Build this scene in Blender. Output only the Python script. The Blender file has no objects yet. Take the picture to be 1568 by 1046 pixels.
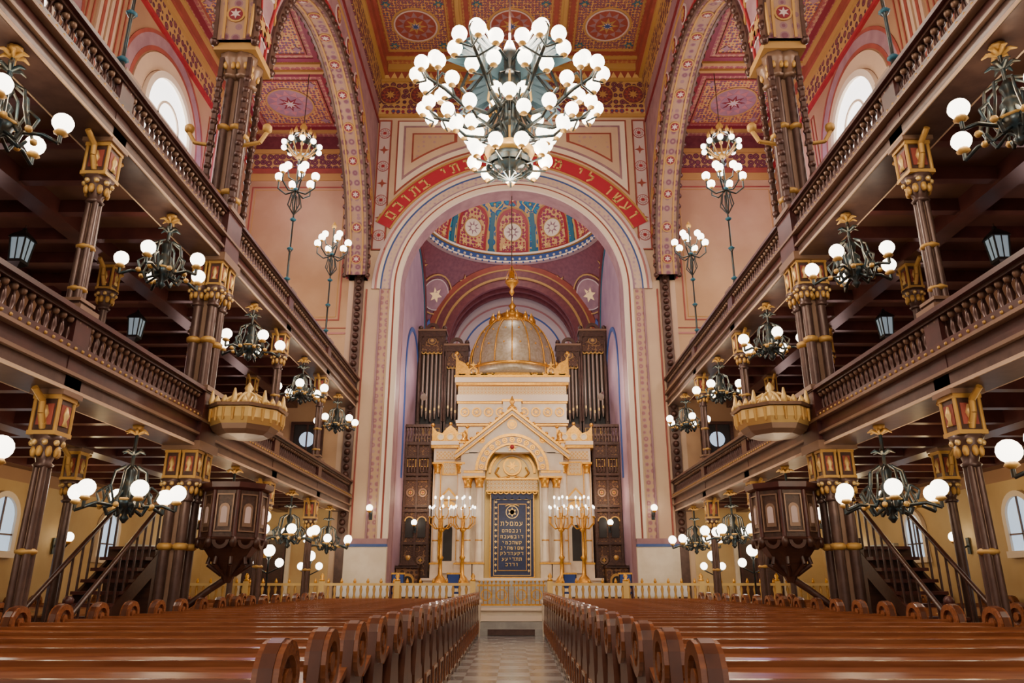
import bpy, math, random
from math import sin, cos, pi, sqrt, radians, atan2, acos, asin
random.seed(3)
H=1.6
# ------------------------------------------------------------ materials
MATS={}
def _new(name):
    m=bpy.data.materials.new(name); m.use_nodes=True
    nt=m.node_tree; b=nt.nodes['Principled BSDF']; MATS[name]=m
    return m,nt,b
def mat(name,c,r=.5,m=0,c2=None,ns=3,bump=0,em=0,emc=None,stretch=(1,1,1),noem=True,spec=.5):
    M,nt,b=_new(name)
    b.inputs['Base Color'].default_value=(*c,1); b.inputs['Roughness'].default_value=r
    b.inputs['Metallic'].default_value=m; b.inputs['Specular IOR Level'].default_value=spec
    if c2 or bump:
        tc=nt.nodes.new('ShaderNodeTexCoord'); mp=nt.nodes.new('ShaderNodeMapping')
        mp.inputs['Scale'].default_value=stretch
        n=nt.nodes.new('ShaderNodeTexNoise'); n.inputs['Scale'].default_value=ns; n.inputs['Detail'].default_value=6
        nt.links.new(tc.outputs['Object'],mp.inputs['Vector']); nt.links.new(mp.outputs[0],n.inputs['Vector'])
        if c2:
            cr=nt.nodes.new('ShaderNodeValToRGB')
            cr.color_ramp.elements[0].position=.35; cr.color_ramp.elements[1].position=.65
            cr.color_ramp.elements[0].color=(*c,1); cr.color_ramp.elements[1].color=(*c2,1)
            nt.links.new(n.outputs['Fac'],cr.inputs[0]); nt.links.new(cr.outputs[0],b.inputs['Base Color'])
        if bump:
            bp=nt.nodes.new('ShaderNodeBump'); bp.inputs['Strength'].default_value=bump; bp.inputs['Distance'].default_value=.03
            nt.links.new(n.outputs['Fac'],bp.inputs['Height']); nt.links.new(bp.outputs[0],b.inputs['Normal'])
    if em:
        b.inputs['Emission Color'].default_value=(*(emc or c),1); b.inputs['Emission Strength'].default_value=em
        if noem: M.cycles.emission_sampling='NONE'
    return M
def ornate(name,c0,c1,c2,scale,rnd=0.0,r=.6,stops=(.16,.28,.40,.52),metal=0,seed=(0,0,0)):
    M,nt,b=_new(name); b.inputs['Roughness'].default_value=r; b.inputs['Metallic'].default_value=metal
    tc=nt.nodes.new('ShaderNodeTexCoord'); mp=nt.nodes.new('ShaderNodeMapping'); mp.inputs['Location'].default_value=seed
    v=nt.nodes.new('ShaderNodeTexVoronoi'); v.inputs['Scale'].default_value=scale; v.inputs['Randomness'].default_value=rnd
    cr=nt.nodes.new('ShaderNodeValToRGB'); cr.color_ramp.interpolation='CONSTANT'
    e=cr.color_ramp.elements; e[0].position=0; e[0].color=(*c2,1); e[1].position=stops[0]; e[1].color=(*c0,1)
    for p,c in zip(stops[1:],(c1,c0,c2)):
        x=e.new(p); x.color=(*c,1)
    nt.links.new(tc.outputs['Object'],mp.inputs[0]); nt.links.new(mp.outputs[0],v.inputs['Vector'])
    nt.links.new(v.outputs['Distance'],cr.inputs[0]); nt.links.new(cr.outputs[0],b.inputs['Base Color'])
    return M
def checker(name,c1,c2,scale,r=.3):
    M,nt,b=_new(name); b.inputs['Roughness'].default_value=r
    tc=nt.nodes.new('ShaderNodeTexCoord'); mp=nt.nodes.new('ShaderNodeMapping'); mp.inputs['Location'].default_value=(.2,.13,.37)
    ck=nt.nodes.new('ShaderNodeTexChecker'); ck.inputs['Scale'].default_value=scale
    ck.inputs['Color1'].default_value=(*c1,1); ck.inputs['Color2'].default_value=(*c2,1)
    n=nt.nodes.new('ShaderNodeTexNoise'); n.inputs['Scale'].default_value=2.5; n.inputs['Detail'].default_value=8
    mx=nt.nodes.new('ShaderNodeMix'); mx.data_type='RGBA'; mx.blend_type='MULTIPLY'; mx.inputs[0].default_value=.6
    nt.links.new(tc.outputs['Object'],mp.inputs[0]); nt.links.new(mp.outputs[0],ck.inputs['Vector'])
    nt.links.new(mp.outputs[0],n.inputs['Vector'])
    nt.links.new(ck.outputs['Color'],mx.inputs[6]); nt.links.new(n.outputs['Fac'],mx.inputs[7])
    nt.links.new(mx.outputs[2],b.inputs['Base Color'])
    return M
mat('cream',(.66,.47,.31),.7,c2=(.56,.37,.26),ns=.5)
mat('plaster_low',(.66,.47,.22),.7,c2=(.50,.32,.13),ns=.5)
mat('plaster_pink',(.44,.25,.13),.7,c2=(.34,.18,.10),ns=.4)
mat('plaster_end',(.58,.36,.20),.7,c2=(.40,.22,.11),ns=.3)
mat('pinkish',(.50,.20,.19),.6,c2=(.42,.16,.16),ns=1)
mat('lavender',(.40,.26,.33),.7,c2=(.31,.19,.27),ns=.8)
mat('palelav',(.58,.44,.42),.6)
mat('mauve',(.36,.20,.22),.65,c2=(.27,.14,.17),ns=2)
mat('white_trim',(.80,.66,.52),.5)
mat('red',(.38,.018,.03),.5,c2=(.30,.012,.02),ns=4)
mat('redband',(.42,.02,.04),.5)
mat('deepred',(.20,.014,.025),.5)
mat('darkmaroon',(.13,.022,.032),.5,c2=(.18,.04,.045),ns=5)
mat('brick',(.34,.07,.045),.6,c2=(.26,.05,.035),ns=2)
mat('teal',(.02,.13,.20),.5)
mat('blue',(.03,.08,.28),.5)
mat('wing',(.10,.17,.21),.4,.3)
mat('darkblue',(.006,.014,.07),.45,c2=(.01,.02,.1),ns=8)
mat('gold',(.80,.42,.06),.34,.75,c2=(.6,.29,.045),ns=14)
mat('goldpaint',(.58,.33,.08),.5,.25)
mat('goldtrim',(.46,.25,.07),.6)
mat('palegold',(.82,.56,.20),.4,.35)
mat('bronze',(.030,.055,.070),.3,.6,c2=(.06,.05,.035),ns=10)
mat('wood_dark',(.045,.016,.011),.35,c2=(.075,.027,.017),ns=3,stretch=(1,6,6))
mat('wood_maroon',(.095,.027,.023),.34,c2=(.058,.016,.015),ns=3)
mat('wood_pew',(.30,.105,.040),.18,c2=(.20,.062,.024),ns=4,stretch=(.5,6,6),spec=.7)
mat('wood_pew_dark',(.13,.042,.019),.28,c2=(.075,.022,.011),ns=5)
mat('wood_organ',(.085,.036,.022),.45,c2=(.045,.018,.012),ns=12,bump=.4)
mat('iron',(.12,.066,.052),.34,.3,c2=(.08,.042,.035),ns=5)
mat('iron_lite',(.24,.14,.09),.4,.25)
mat('stud',(.085,.038,.030),.32,.4)
mat('soffit',(.15,.07,.045),.5,c2=(.10,.045,.03),ns=1.5)
mat('marble',(.80,.69,.54),.3,c2=(.70,.58,.43),ns=2.2)
mat('marble_grey',(.42,.40,.37),.3,c2=(.30,.29,.27),ns=3)
mat('silver',(.50,.44,.33),.38,.45,c2=(.38,.31,.20),ns=8)
mat('pipe',(.26,.20,.17),.35,.55)
mat('black',(.012,.010,.010),.5)
mat('cloth_white',(.8,.8,.8),.8)
mat('cloth_blue',(.02,.05,.22),.8)
mat('globe',(1,.95,.85),.4,em=8,emc=(1,.91,.74))
mat('candle',(1,.95,.85),.4,em=7,emc=(1,.93,.80))
mat('pane',(1,1,1),.4,em=3.2,emc=(1,.97,.93))
mat('pane_blue',(.5,.65,.8),.4,em=1.0,emc=(.45,.62,.85))
mat('glass_lantern',(.3,.38,.42),.15,em=.3,emc=(.5,.65,.75))
ornate('mosaic_red',(.28,.02,.04),(.05,.07,.2),(.55,.34,.12),4.2,rnd=.3)
ornate('mosaic_ceiling',(.34,.065,.045),(.42,.13,.07),(.50,.26,.09),4.6,rnd=.25,stops=(.08,.2,.40,.47))
ornate('mosaic_ceiling2',(.30,.03,.04),(.08,.10,.18),(.56,.32,.10),7.0,rnd=.35,stops=(.12,.24,.38,.5))
ornate('mosaic_aisle',(.30,.045,.06),(.34,.10,.10),(.48,.25,.14),5,rnd=.3,stops=(.08,.2,.40,.47))  # ceiling mosaic shifted to maroon-purple, bluish aisle light put into the colour
ornate('mosaic_pink',(.44,.26,.24),(.34,.14,.16),(.52,.33,.20),4.0,rnd=.25,stops=(.1,.2,.36,.46))
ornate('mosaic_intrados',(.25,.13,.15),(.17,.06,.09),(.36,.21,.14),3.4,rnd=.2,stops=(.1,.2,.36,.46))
ornate('mosaic_lav',(.50,.35,.35),(.38,.22,.27),(.58,.42,.32),5.0,rnd=.2,stops=(.1,.2,.36,.5))
ornate('mosaic_blue',(.008,.10,.30),(.01,.24,.38),(.60,.38,.14),2.2,rnd=.5,stops=(.07,.2,.40,.56))
ornate('mosaic_dome',(.34,.02,.04),(.22,.03,.12),(.62,.36,.14),5,rnd=.4,stops=(.10,.2,.36,.5))
ornate('mosaic_frieze',(.085,.02,.045),(.20,.05,.06),(.48,.27,.09),3.4,rnd=.35,stops=(.12,.24,.38,.50))
ornate('carved',(.055,.022,.016),(.12,.052,.03),(.24,.12,.05),5,rnd=.3,stops=(.1,.22,.4,.55))
ornate('carved_gold',(.80,.66,.44),(.65,.38,.10),(.70,.38,.08),6,stops=(.15,.3,.42,.55))
checker('tiles',(.52,.50,.49),(.27,.27,.28),1.7,.18)
# ------------------------------------------------------------ mesh builder
class MB:
    def __init__(s,sg=1): s.v=[];s.f=[];s.mi=[];s.sm=[];s.mats=[];s.sg=sg
    def add(s,vs,fs,m,sm=False):
        if m not in s.mats: s.mats.append(m)
        k=s.mats.index(m); o=len(s.v); g=s.sg
        s.v.extend([(g*p[0],p[1],p[2]) for p in vs])
        for f in fs: s.f.append(tuple(i+o for i in f)); s.mi.append(k); s.sm.append(sm)
    def box(s,x0,x1,y0,y1,z0,z1,m):
        s.add([(x0,y0,z0),(x1,y0,z0),(x1,y1,z0),(x0,y1,z0),(x0,y0,z1),(x1,y0,z1),(x1,y1,z1),(x0,y1,z1)],
              [(0,3,2,1),(4,5,6,7),(0,1,5,4),(1,2,6,5),(2,3,7,6),(3,0,4,7)],m)
    def cyl(s,p0,p1,r0,r1,m,n=8,sm=True):
        d=[p1[i]-p0[i] for i in range(3)]; L=sqrt(sum(t*t for t in d)) or 1e-6; d=[t/L for t in d]
        a=(1,0,0) if abs(d[0])<.9 else (0,1,0)
        u=(d[1]*a[2]-d[2]*a[1],d[2]*a[0]-d[0]*a[2],d[0]*a[1]-d[1]*a[0]); ul=sqrt(sum(t*t for t in u)); u=[t/ul for t in u]
        w=(d[1]*u[2]-d[2]*u[1],d[2]*u[0]-d[0]*u[2],d[0]*u[1]-d[1]*u[0])
        vs=[]
        for p,r in ((p0,r0),(p1,r1)):
            for i in range(n):
                t=2*pi*i/n; vs.append(tuple(p[k]+r*(cos(t)*u[k]+sin(t)*w[k]) for k in range(3)))
        s.add(vs,[(i,(i+1)%n,n+(i+1)%n,n+i) for i in range(n)],m,sm)
        s.add(vs,[tuple(range(n-1,-1,-1)),tuple(range(n,2*n))],m,False)
    def tube(s,pts,r,m,n=6):
        for i in range(len(pts)-1):
            ra=r[i] if isinstance(r,list) else r; rb=r[i+1] if isinstance(r,list) else r
            s.cyl(pts[i],pts[i+1],ra,rb,m,n)
    def lathe(s,c,prof,m,n=12,sm=True,rot=0):
        vs=[]
        for r,z in prof:
            for i in range(n):
                t=2*pi*i/n+rot; vs.append((c[0]+r*cos(t),c[1]+r*sin(t),c[2]+z))
        fs=[]
        for j in range(len(prof)-1):
            for i in range(n):
                a=j*n+i; b=j*n+(i+1)%n; fs.append((a,b,b+n,a+n))
        fs.append(tuple(range(n-1,-1,-1))); k=(len(prof)-1)*n; fs.append(tuple(range(k,k+n)))
        s.add(vs,fs,m,sm)
    def sph(s,c,r,m,n=10,k=6,sc=(1,1,1)):
        vs=[(c[0],c[1],c[2]-r*sc[2])]
        for j in range(1,k):
            p=-pi/2+pi*j/k
            for i in range(n):
                t=2*pi*i/n; vs.append((c[0]+r*cos(p)*cos(t)*sc[0],c[1]+r*cos(p)*sin(t)*sc[1],c[2]+r*sin(p)*sc[2]))
        vs.append((c[0],c[1],c[2]+r*sc[2])); fs=[]
        for i in range(n): fs.append((0,1+(i+1)%n,1+i))
        for j in range(k-2):
            for i in range(n):
                a=1+j*n+i; b=1+j*n+(i+1)%n; fs.append((a,b,b+n,a+n))
        o=1+(k-2)*n; e=len(vs)-1
        for i in range(n): fs.append((o+i,o+(i+1)%n,e))
        s.add(vs,fs,m,True)
    def prism(s,P,poly,d0,d1,m):
        n=len(poly); vs=[P(a,b,d0) for a,b in poly]+[P(a,b,d1) for a,b in poly]
        s.add(vs,[tuple(range(n,2*n)),tuple(range(n-1,-1,-1))]+[(i,(i+1)%n,n+(i+1)%n,n+i) for i in range(n)],m)
    def rect(s,P,a0,a1,b0,b1,d0,d1,m): s.prism(P,[(a0,b0),(a1,b0),(a1,b1),(a0,b1)],d0,d1,m)
    def frame(s,P,a0,a1,b0,b1,w,d0,d1,m):
        s.rect(P,a0,a1,b0,b0+w,d0,d1,m); s.rect(P,a0,a1,b1-w,b1,d0,d1,m)
        s.rect(P,a0,a0+w,b0+w,b1-w,d0,d1,m); s.rect(P,a1-w,a1,b0+w,b1-w,d0,d1,m)
    def disc(s,P,ca,cb,r,d,m,n=20,d0=0): s.prism(P,[(ca+r*cos(2*pi*i/n),cb+r*sin(2*pi*i/n)) for i in range(n)],d0,d,m)
    def ring(s,P,ca,cb,r0,r1,d0,d1,m,t0=0,t1=2*pi,n=32,rz=1):
        vs=[]
        for i in range(n+1):
            t=t0+(t1-t0)*i/n; c,q=cos(t),sin(t)*rz
            vs+=[P(ca+r0*c,cb+r0*q,d0),P(ca+r0*c,cb+r0*q,d1),P(ca+r1*c,cb+r1*q,d1),P(ca+r1*c,cb+r1*q,d0)]
        fs=[]
        for i in range(n):
            a=4*i; b=a+4
            for k in range(3): fs.append((a+k,a+k+1,b+k+1,b+k))
        s.add(vs,fs,m)
    def star(s,P,ca,cb,r0,r1,k,d0,d1,m,rot=0):
        s.prism(P,[(ca+(r1 if i%2==0 else r0)*cos(rot+pi*i/k),cb+(r1 if i%2==0 else r0)*sin(rot+pi*i/k)) for i in range(2*k)],d0,d1,m)
    def medal(s,P,ca,cb,r,d,cols):
        s.disc(P,ca,cb,r,d+.01,cols[0],28); s.ring(P,ca,cb,r*.93,r,d,d+.03,cols[1],n=28)
        s.star(P,ca,cb,r*.55,r*.86,12,d,d+.02,cols[2]); s.disc(P,ca,cb,r*.55,d+.03,cols[0],20)
        s.star(P,ca,cb,r*.22,r*.5,8,d,d+.04,cols[3]); s.disc(P,ca,cb,r*.16,d+.05,cols[1],12)
    def patch(s,P,wf,c0,c1,d,m,rows=14,cols=8):
        vs=[]
        for j in range(rows+1):
            c=c0+(c1-c0)*j/rows; w=wf(c)
            for i in range(cols+1): vs.append(P(-w+2*w*i/cols,c,d))
        k=cols+1
        s.add(vs,[(j*k+i,j*k+i+1,j*k+i+k+1,j*k+i+k) for j in range(rows) for i in range(cols)],m,True)
    def archwall(s,P,uc,r,zs,zb,zt,ua,ub,d0,d1,m,ms,rz=1,n=32):
        pts=[(uc+r*cos(pi-pi*i/n),zs+r*rz*sin(pi*i/n)) for i in range(n+1)]
        for d in (d0,d1):
            for i in range(n):
                (a,b),(c,e)=pts[i],pts[i+1]
                s.add([P(a,b,d),P(c,e,d),P(c,zt,d),P(a,zt,d)],[(0,1,2,3)],m)
            for x0,x1 in ((ua,uc-r),(uc+r,ub)):
                if x1-x0>1e-4: s.add([P(x0,zb,d),P(x1,zb,d),P(x1,zt,d),P(x0,zt,d)],[(0,1,2,3)],m)
        pp=[(uc-r,zb)]+pts+[(uc+r,zb)]
        for i in range(len(pp)-1):
            (a,b),(c,e)=pp[i],pp[i+1]
            s.add([P(a,b,d0),P(c,e,d0),P(c,e,d1),P(a,b,d1)],[(0,1,2,3)],ms)
        for x in (ua,ub): s.add([P(x,zb,d0),P(x,zt,d0),P(x,zt,d1),P(x,zb,d1)],[(0,1,2,3)],m)
        s.add([P(ua,zt,d0),P(ub,zt,d0),P(ub,zt,d1),P(ua,zt,d1)],[(0,1,2,3)],m)
    def mesh(s,name):
        me=bpy.data.meshes.new(name); me.from_pydata(s.v,[],s.f)
        for k in s.mats: me.materials.append(MATS[k])
        me.polygons.foreach_set('material_index',s.mi); me.polygons.foreach_set('use_smooth',s.sm); me.update()
        return me
    def obj(s,name,loc=(0,0,0),rz=0): return put(name,s.mesh(name),loc,rz)
def put(name,me,loc=(0,0,0),rz=0):
    o=bpy.data.objects.new(name,me); o.location=loc; o.rotation_euler=(0,0,rz); bpy.context.scene.collection.objects.link(o); return o
def light(name,loc,e,c=(1,.86,.68),r=.25):
    l=bpy.data.lights.new(name,'POINT'); l.energy=e; l.color=c; l.shadow_soft_size=r
    o=bpy.data.objects.new(name,l); o.location=loc; bpy.context.scene.collection.objects.link(o); return o

YW=29.0; ZC=24.6; ZA=20.8; XW=11.7
# ------------------------------------------------------------ room shell
b=MB(); b.box(-12,12,-8,26,-.2,0,'tiles'); b.obj('floor')
b=MB(); b.box(-12,12,26,43,-.2,.8,'marble_grey')
b.box(-12,12,25.94,26,0,.8,'marble'); b.box(-12,12,25.85,26.3,.74,.82,'white_trim')
for q in (-1,1):
    x0,x1=sorted((q*1.0,q*1.3)); b.box(x0,x1,25.0,26,0,1.0,'marble'); b.box(x0-.03,x1+.03,24.97,26,1.0,1.06,'white_trim')
for i in range(3): b.box(-1,1,25.25+.25*i,26,0 if i==0 else .2*i,.2*(i+1),'marble_grey')
b.box(-.75,.75,25.2,25.26,.02,.2,'iron'); b.box(-1,1,25.7,25.76,.42,.6,'white_trim')
b.obj('chancel_platform')
for sg,nm in ((-1,'left'),(1,'right')):
    b=MB(sg); b.box(XW,XW+.3,-8,YW,0,ZA+.3,'plaster_pink')
    P=lambda a,c,d:(XW-d,a,c)
    b.rect(P,-8,YW,0,3.9,0,.012,'plaster_low'); b.rect(P,-8,YW,0,1.1,0,.05,'cream')
    for yc in (-2.6,5.4,13.4,21.4):
        b.ring(P,yc,16.3,2.35,2.5,0,.03,'brick',0,pi); b.ring(P,yc,16.3,2.9,3.02,0,.03,'brick',0,pi)
        b.ring(P,yc,16.3,1.75,2.3,0,.06,'cream',0,pi); b.ring(P,yc,16.3,2.5,2.9,0,.02,'mauve',0,pi)
        for q in (-1,1):
            b.rect(P,yc+q*2.42-.07,yc+q*2.42+.07,9.5,16.3,0,.03,'brick'); b.rect(P,yc+q*2.96-.05,yc+q*2.96+.05,9.5,16.3,0,.03,'brick')
            b.rect(P,yc+q*3.75-.2,yc+q*3.75+.2,9.5,19.2,0,.06,'cream'); b.rect(P,yc+q*3.75-.06,yc+q*3.75+.06,9.5,19.2,.06,.08,'brick')
            b.frame(P,yc+q*3.25-.15,yc+q*3.25+.15,10,18.8,.05,0,.03,'brick')
    b.rect(P,-8,YW,19.3,20.1,0,.08,'mosaic_frieze'); b.rect(P,-8,YW,20.1,20.35,0,.2,'goldtrim'); b.rect(P,-8,YW,20.35,20.8,0,.3,'brick'); b.rect(P,-8,YW,19.15,19.3,0,.12,'red')
    b.obj('wall_'+nm)
    b=MB(sg); b.box(6.9,12,YW,YW+.4,.8,ZA+.3,'plaster_end'); b.box(6.9,12,YW,YW+.4,0,.8,'plaster_low')
    P=lambda a,c,d:(a,YW-d,c)
    b.rect(P,6.9,XW,.8,4.3,0,.012,'plaster_low')
    b.rect(P,6.9,XW,19.2,19.9,0,.1,'mosaic_frieze'); b.rect(P,6.9,XW,19.9,20.1,0,.2,'goldtrim'); b.rect(P,6.9,XW,20.1,20.8,0,.12,'darkmaroon')
    b.rect(P,6.9,XW,18.95,19.2,0,.06,'brick'); b.rect(P,6.9,XW,18.6,18.95,0,.04,'goldtrim')
    b.rect(P,6.9,XW,11.4,11.48,0,.03,'pinkish'); b.rect(P,9,9.07,9,11.4,0,.03,'pinkish'); b.rect(P,6.9,XW,11.65,11.69,0,.03,'brick')
    b.frame(P,7.2,11.5,12.0,18.3,.06,0,.02,'brick'); b.frame(P,7.35,11.35,12.15,18.15,.03,0,.02,'goldtrim')
    b.obj('wall_end_'+nm)
    b=MB(sg); b.box(6.9,12,-8,YW+.4,ZA,ZA+.3,'mosaic_aisle')
    P=lambda a,c,d:(a,c,ZA-d)
    for k in range(6):
        yc=26.4-4.5*k; xc=9.3
        b.frame(P,xc-2.1,xc+2.1,yc-2.1,yc+2.1,.14,0,.10,'goldtrim'); b.frame(P,xc-1.9,xc+1.9,yc-1.9,yc+1.9,.2,0,.03,'deepred')
        b.rect(P,xc-1.5,xc+1.5,yc-1.5,yc+1.5,0,.02,'mosaic_ceiling2')
        b.frame(P,xc-1.5,xc+1.5,yc-1.5,yc+1.5,.06,0,.06,'brick')
        b.medal(P,xc,yc,1.0,.03,('mauve','goldtrim','pinkish','deepred')); b.star(P,xc,yc,.1,.3,8,0,.09,'palelav')
        for q in (-1,1):
            for w in (-1,1): b.star(P,xc+q*1.2,yc+w*1.2,.10,.2,4,0,.05,'mauve')
    b.obj('ceiling_'+nm)
    b=MB(sg); P=lambda a,c,d:(6.9-d,a,c)
    for uc in (8,22):
        b.archwall(P,uc,6.35,13.8,13.8,ZC,uc-7,uc+7,0,.8,'mauve','mosaic_intrados',rz=.95)
        for d0,d1 in ((.8,.88),(-.08,0)):
            b.ring(P,uc,13.8,6.3,6.6,d0,d1,'iron',0,pi,rz=.95); b.ring(P,uc,13.8,6.75,6.82,d0,d1-.03 if d0>0 else d1,'red',0,pi,rz=.95)
        b.ring(P,uc,13.8,7.75,7.85,.8,.84,'goldtrim',0,pi,rz=.95)
        for dd in (.12,.62): b.ring(P,uc,13.8,6.31,6.36,dd,dd+.06,'goldtrim',0,pi,rz=.95)
        n=46
        for i in range(n+1):
            t=pi*i/n
            for d in (.88,-.08): 
                b.sph(P(uc+6.42*cos(t),13.8+6.42*.95*sin(t),d),.12,'stud',6,4)
        for i in range(14):
            t=pi*(i+.5)/14
            b.disc(P,uc+7.25*cos(t),13.8+7.25*.95*sin(t),.36,.83,'palelav',16,d0=.8); b.disc(P,uc+7.25*cos(t),13.8+7.25*.95*sin(t),.28,.85,'deepred',14,d0=.8)
            b.star(P,uc+7.25*cos(t),13.8+7.25*.95*sin(t),.12,.24,6,.8,.87,'goldtrim')
            # painted medallions on the intrados
            cx,cz=uc+6.35*cos(t),13.8+6.35*.95*sin(t); tx,tz=-sin(t),cos(t)*.95
            PI=lambda a,c,d,cx=cx,cz=cz,tx=tx,tz=tz,t=t:(6.5+c,cx+a*tx-d*cos(t),cz+a*tz-d*sin(t))
            b.disc(PI,0,0,.22,.04,'goldtrim',14); b.disc(PI,0,0,.17,.05,'deepred',14); b.star(PI,0,0,.06,.14,6,0,.06,'palelav')
    b.rect(P,1,YW,21.6,21.8,.8,.84,'deepred')
    b.rect(P,1,YW,22.6,23.9,.8,.86,'mosaic_frieze'); b.rect(P,1,YW,23.9,24.1,.8,1.0,'goldtrim'); b.rect(P,1,YW,24.1,ZC,.8,1.15,'brick')
    b.obj('arcade_wall_'+nm)
# central ceiling
b=MB(); b.box(-6.9,6.9,-8,YW+.4,ZC,ZC+.3,'mosaic_ceiling')
P=lambda a,c,d:(a,c,ZC-d)
for k in range(4):
    yc=26.2-4.6*k
    for xc,w in ((-4.15,1.65),(0,2.0),(4.15,1.65)):
        b.frame(P,xc-w-.2,xc+w+.2,yc-2.1,yc+2.1,.10,0,.12,'goldtrim'); b.frame(P,xc-w,xc+w,yc-1.9,yc+1.9,.18,0,.05,'brick')
        b.frame(P,xc-w+.25,xc+w-.25,yc-1.6,yc+1.6,.05,0,.06,'goldtrim')
        b.rect(P,xc-w+.35,xc+w-.35,yc-1.5,yc+1.5,0,.02,'mosaic_ceiling2')
        b.disc(P,xc,yc,1.05,.03,'goldtrim',28); b.medal(P,xc,yc,.95,.04,('brick','palelav','mauve','goldtrim')); b.star(P,xc,yc,.08,.22,8,0,.1,'blue')
        for q in (-1,1):
            for s2 in (-1,1):
                b.star(P,xc+q*(w-.55),yc+s2*1.25,.10,.22,6,0,.05,'teal'); b.star(P,xc+q*(w-.55),yc+s2*1.25,.05,.1,6,0,.07,'goldtrim')
for x in (-2.28,2.28): b.box(x-.08,x+.08,-8,YW,ZC-.2,ZC,'goldtrim')
b.obj('ceiling')
# ------------------------------------------------------------ chancel arch wall
b=MB(); P=lambda a,c,d:(a,YW-d,c)
CZ=11.8+H
b.archwall(P,0,4.7,CZ,.8,ZC,-6.9,6.9,-.9,0,'cream','mauve',n=48)
for r0,r1,d,m in ((4.7,4.9,.16,'white_trim'),(4.9,4.98,.10,'brick'),(4.98,5.1,.14,'white_trim'),(5.1,5.2,.05,'lavender'),(5.2,5.5,.06,'mosaic_lav'),(5.5,5.56,.08,'blue'),(5.56,5.7,.12,'white_trim'),(5.7,5.8,.06,'pinkish'),(5.8,5.92,.10,'palelav')):
    b.ring(P,0,CZ,r0,r1,0,d,m,0,pi,48)
b.ring(P,0,CZ,5.92,6.0,0,.12,'goldtrim',radians(28),radians(152),48); b.ring(P,0,CZ,6.62,6.7,0,.12,'goldtrim',radians(28),radians(152),48)
b.ring(P,0,CZ,6.0,6.62,0,.08,'redband',radians(28),radians(152),48)
for q in (-1,1):
    for a0,a1,d,m in ((4.7,4.9,.16,'white_trim'),(4.9,4.98,.10,'brick'),(4.98,5.1,.14,'white_trim'),(5.2,5.5,.03,'mosaic_pink'),(5.5,5.58,.08,'mauve'),(6.1,6.16,.05,'brick')):
        b.rect(P,*sorted((q*a0,q*a1)),3.1,CZ,0,d,m)
    b.rect(P,*sorted((q*4.7,q*6.3)),.8,2.9,0,.2,'marble'); b.rect(P,*sorted((q*4.7,q*6.3)),3.0,3.2,0,.25,'mauve'); b.rect(P,*sorted((q*4.7,q*6.3)),2.9,3.0,0,.26,'blue')
    a0,a1=sorted((q*5.45,q*6.05))
    b.rect(P,a0,a1,15.2,21.7,0,.04,'palelav'); b.frame(P,a0,a1,15.2,21.7,.06,0,.07,'brick')
    for zc in (15.9,17.6,19.3,21.0): b.medal(P,(a0+a1)/2,zc,.26,.05,('palelav','red','mauve','red'))
    for zc in (16.75,18.45,20.15): b.star(P,(a0+a1)/2,zc,.08,.22,4,0,.06,'brick')
    def sp(o):
        r=6.85+o; x0=5.2-o; zt=21.7-o; x1=1.2+o*1.8; pts=[(x0,zt)]
        t0=acos(x0/r); t1=acos(x1/r)
        for i in range(17):
            t=t0+(t1-t0)*i/16; pts.append((r*cos(t),CZ+r*sin(t)))
        pts.append((x1,zt)); return [(q*a,c) for a,c in pts]
    for o,d,m in ((0,.03,'brick'),(.07,.04,'white_trim'),(.30,.055,'mauve'),(.40,.065,'cream'),(.70,.075,'brick'),(.78,.09,'mosaic_pink')): b.prism(P,sp(o),0,d,m)
b.rect(P,-6.5,6.5,21.85,22.0,0,.12,'goldtrim'); b.rect(P,-6.5,6.5,22.0,22.35,0,.08,'mosaic_red')
b.rect(P,-6.5,6.5,22.35,23.75,0,.06,'mosaic_frieze')
for i in range(9):
    b.medal(P,-5.6+1.4*i,23.05,.5,.06,('darkmaroon','goldtrim','brick','goldtrim'))
b.rect(P,-6.5,6.5,23.75,23.9,0,.15,'goldtrim'); b.rect(P,-6.5,6.5,23.9,24.3,0,.12,'brick'); b.rect(P,-6.5,6.5,24.3,ZC,0,.3,'goldtrim')
i=-6.3
while i<6.3: b.prism(P,[(i,23.93),(i+.3,23.93),(i+.15,24.25)],.1,.14,'palegold'); i+=.34
for q in (-1,1):
    b.rect(P,*sorted((q*6.25,q*6.65)),.8,15.2,0,.12,'iron')
    z=3.5
    while z<15.2: b.sph((q*6.45,YW-.16,z),.13,'stud',6,4); z+=.3
b.obj('wall_chancel')
# hebrew inscription
GL={'v':[[(.6,0),(.6,1),(.3,1)]],'y':[[(.6,.5),(.6,1),(.3,1)]],'d':[[(.05,1),(.95,1)],[(.8,1),(.8,0)]],
'sh':[[(.05,1),(.2,0),(.8,0),(.95,1)],[(.5,1),(.25,.1)]],'l':[[(.25,1.25),(.25,.8),(.85,.8),(.8,.4),(.4,0)]],
'm':[[(.05,1),(.3,.75),(.15,0)],[(.3,.75),(.7,1),(.9,.7),(.9,0),(.5,0)]],'q':[[(.05,1),(.9,1),(.9,.5),(.55,.2)],[(.2,.65),(.2,-.2)]],
'k':[[(.15,1),(.85,1),(.85,0),(.15,0)]],'n':[[(.35,1),(.7,1),(.7,0),(.25,0)]],'t':[[(.05,1),(.9,1),(.9,0)],[(.3,1),(.3,.1),(.05,0)]],
'b':[[(.15,1),(.8,1),(.8,0)],[(.05,0),(1,0)]],'M':[[(.15,1),(.85,1),(.85,0),(.15,0),(.15,1)]],'a':[[(.2,1),(.5,.3)],[(.85,1),(.8,.3),(.05,-.1)]],'h':[[(.05,1),(.9,1),(.9,0)],[(.25,.6),(.25,0)]]}
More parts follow.
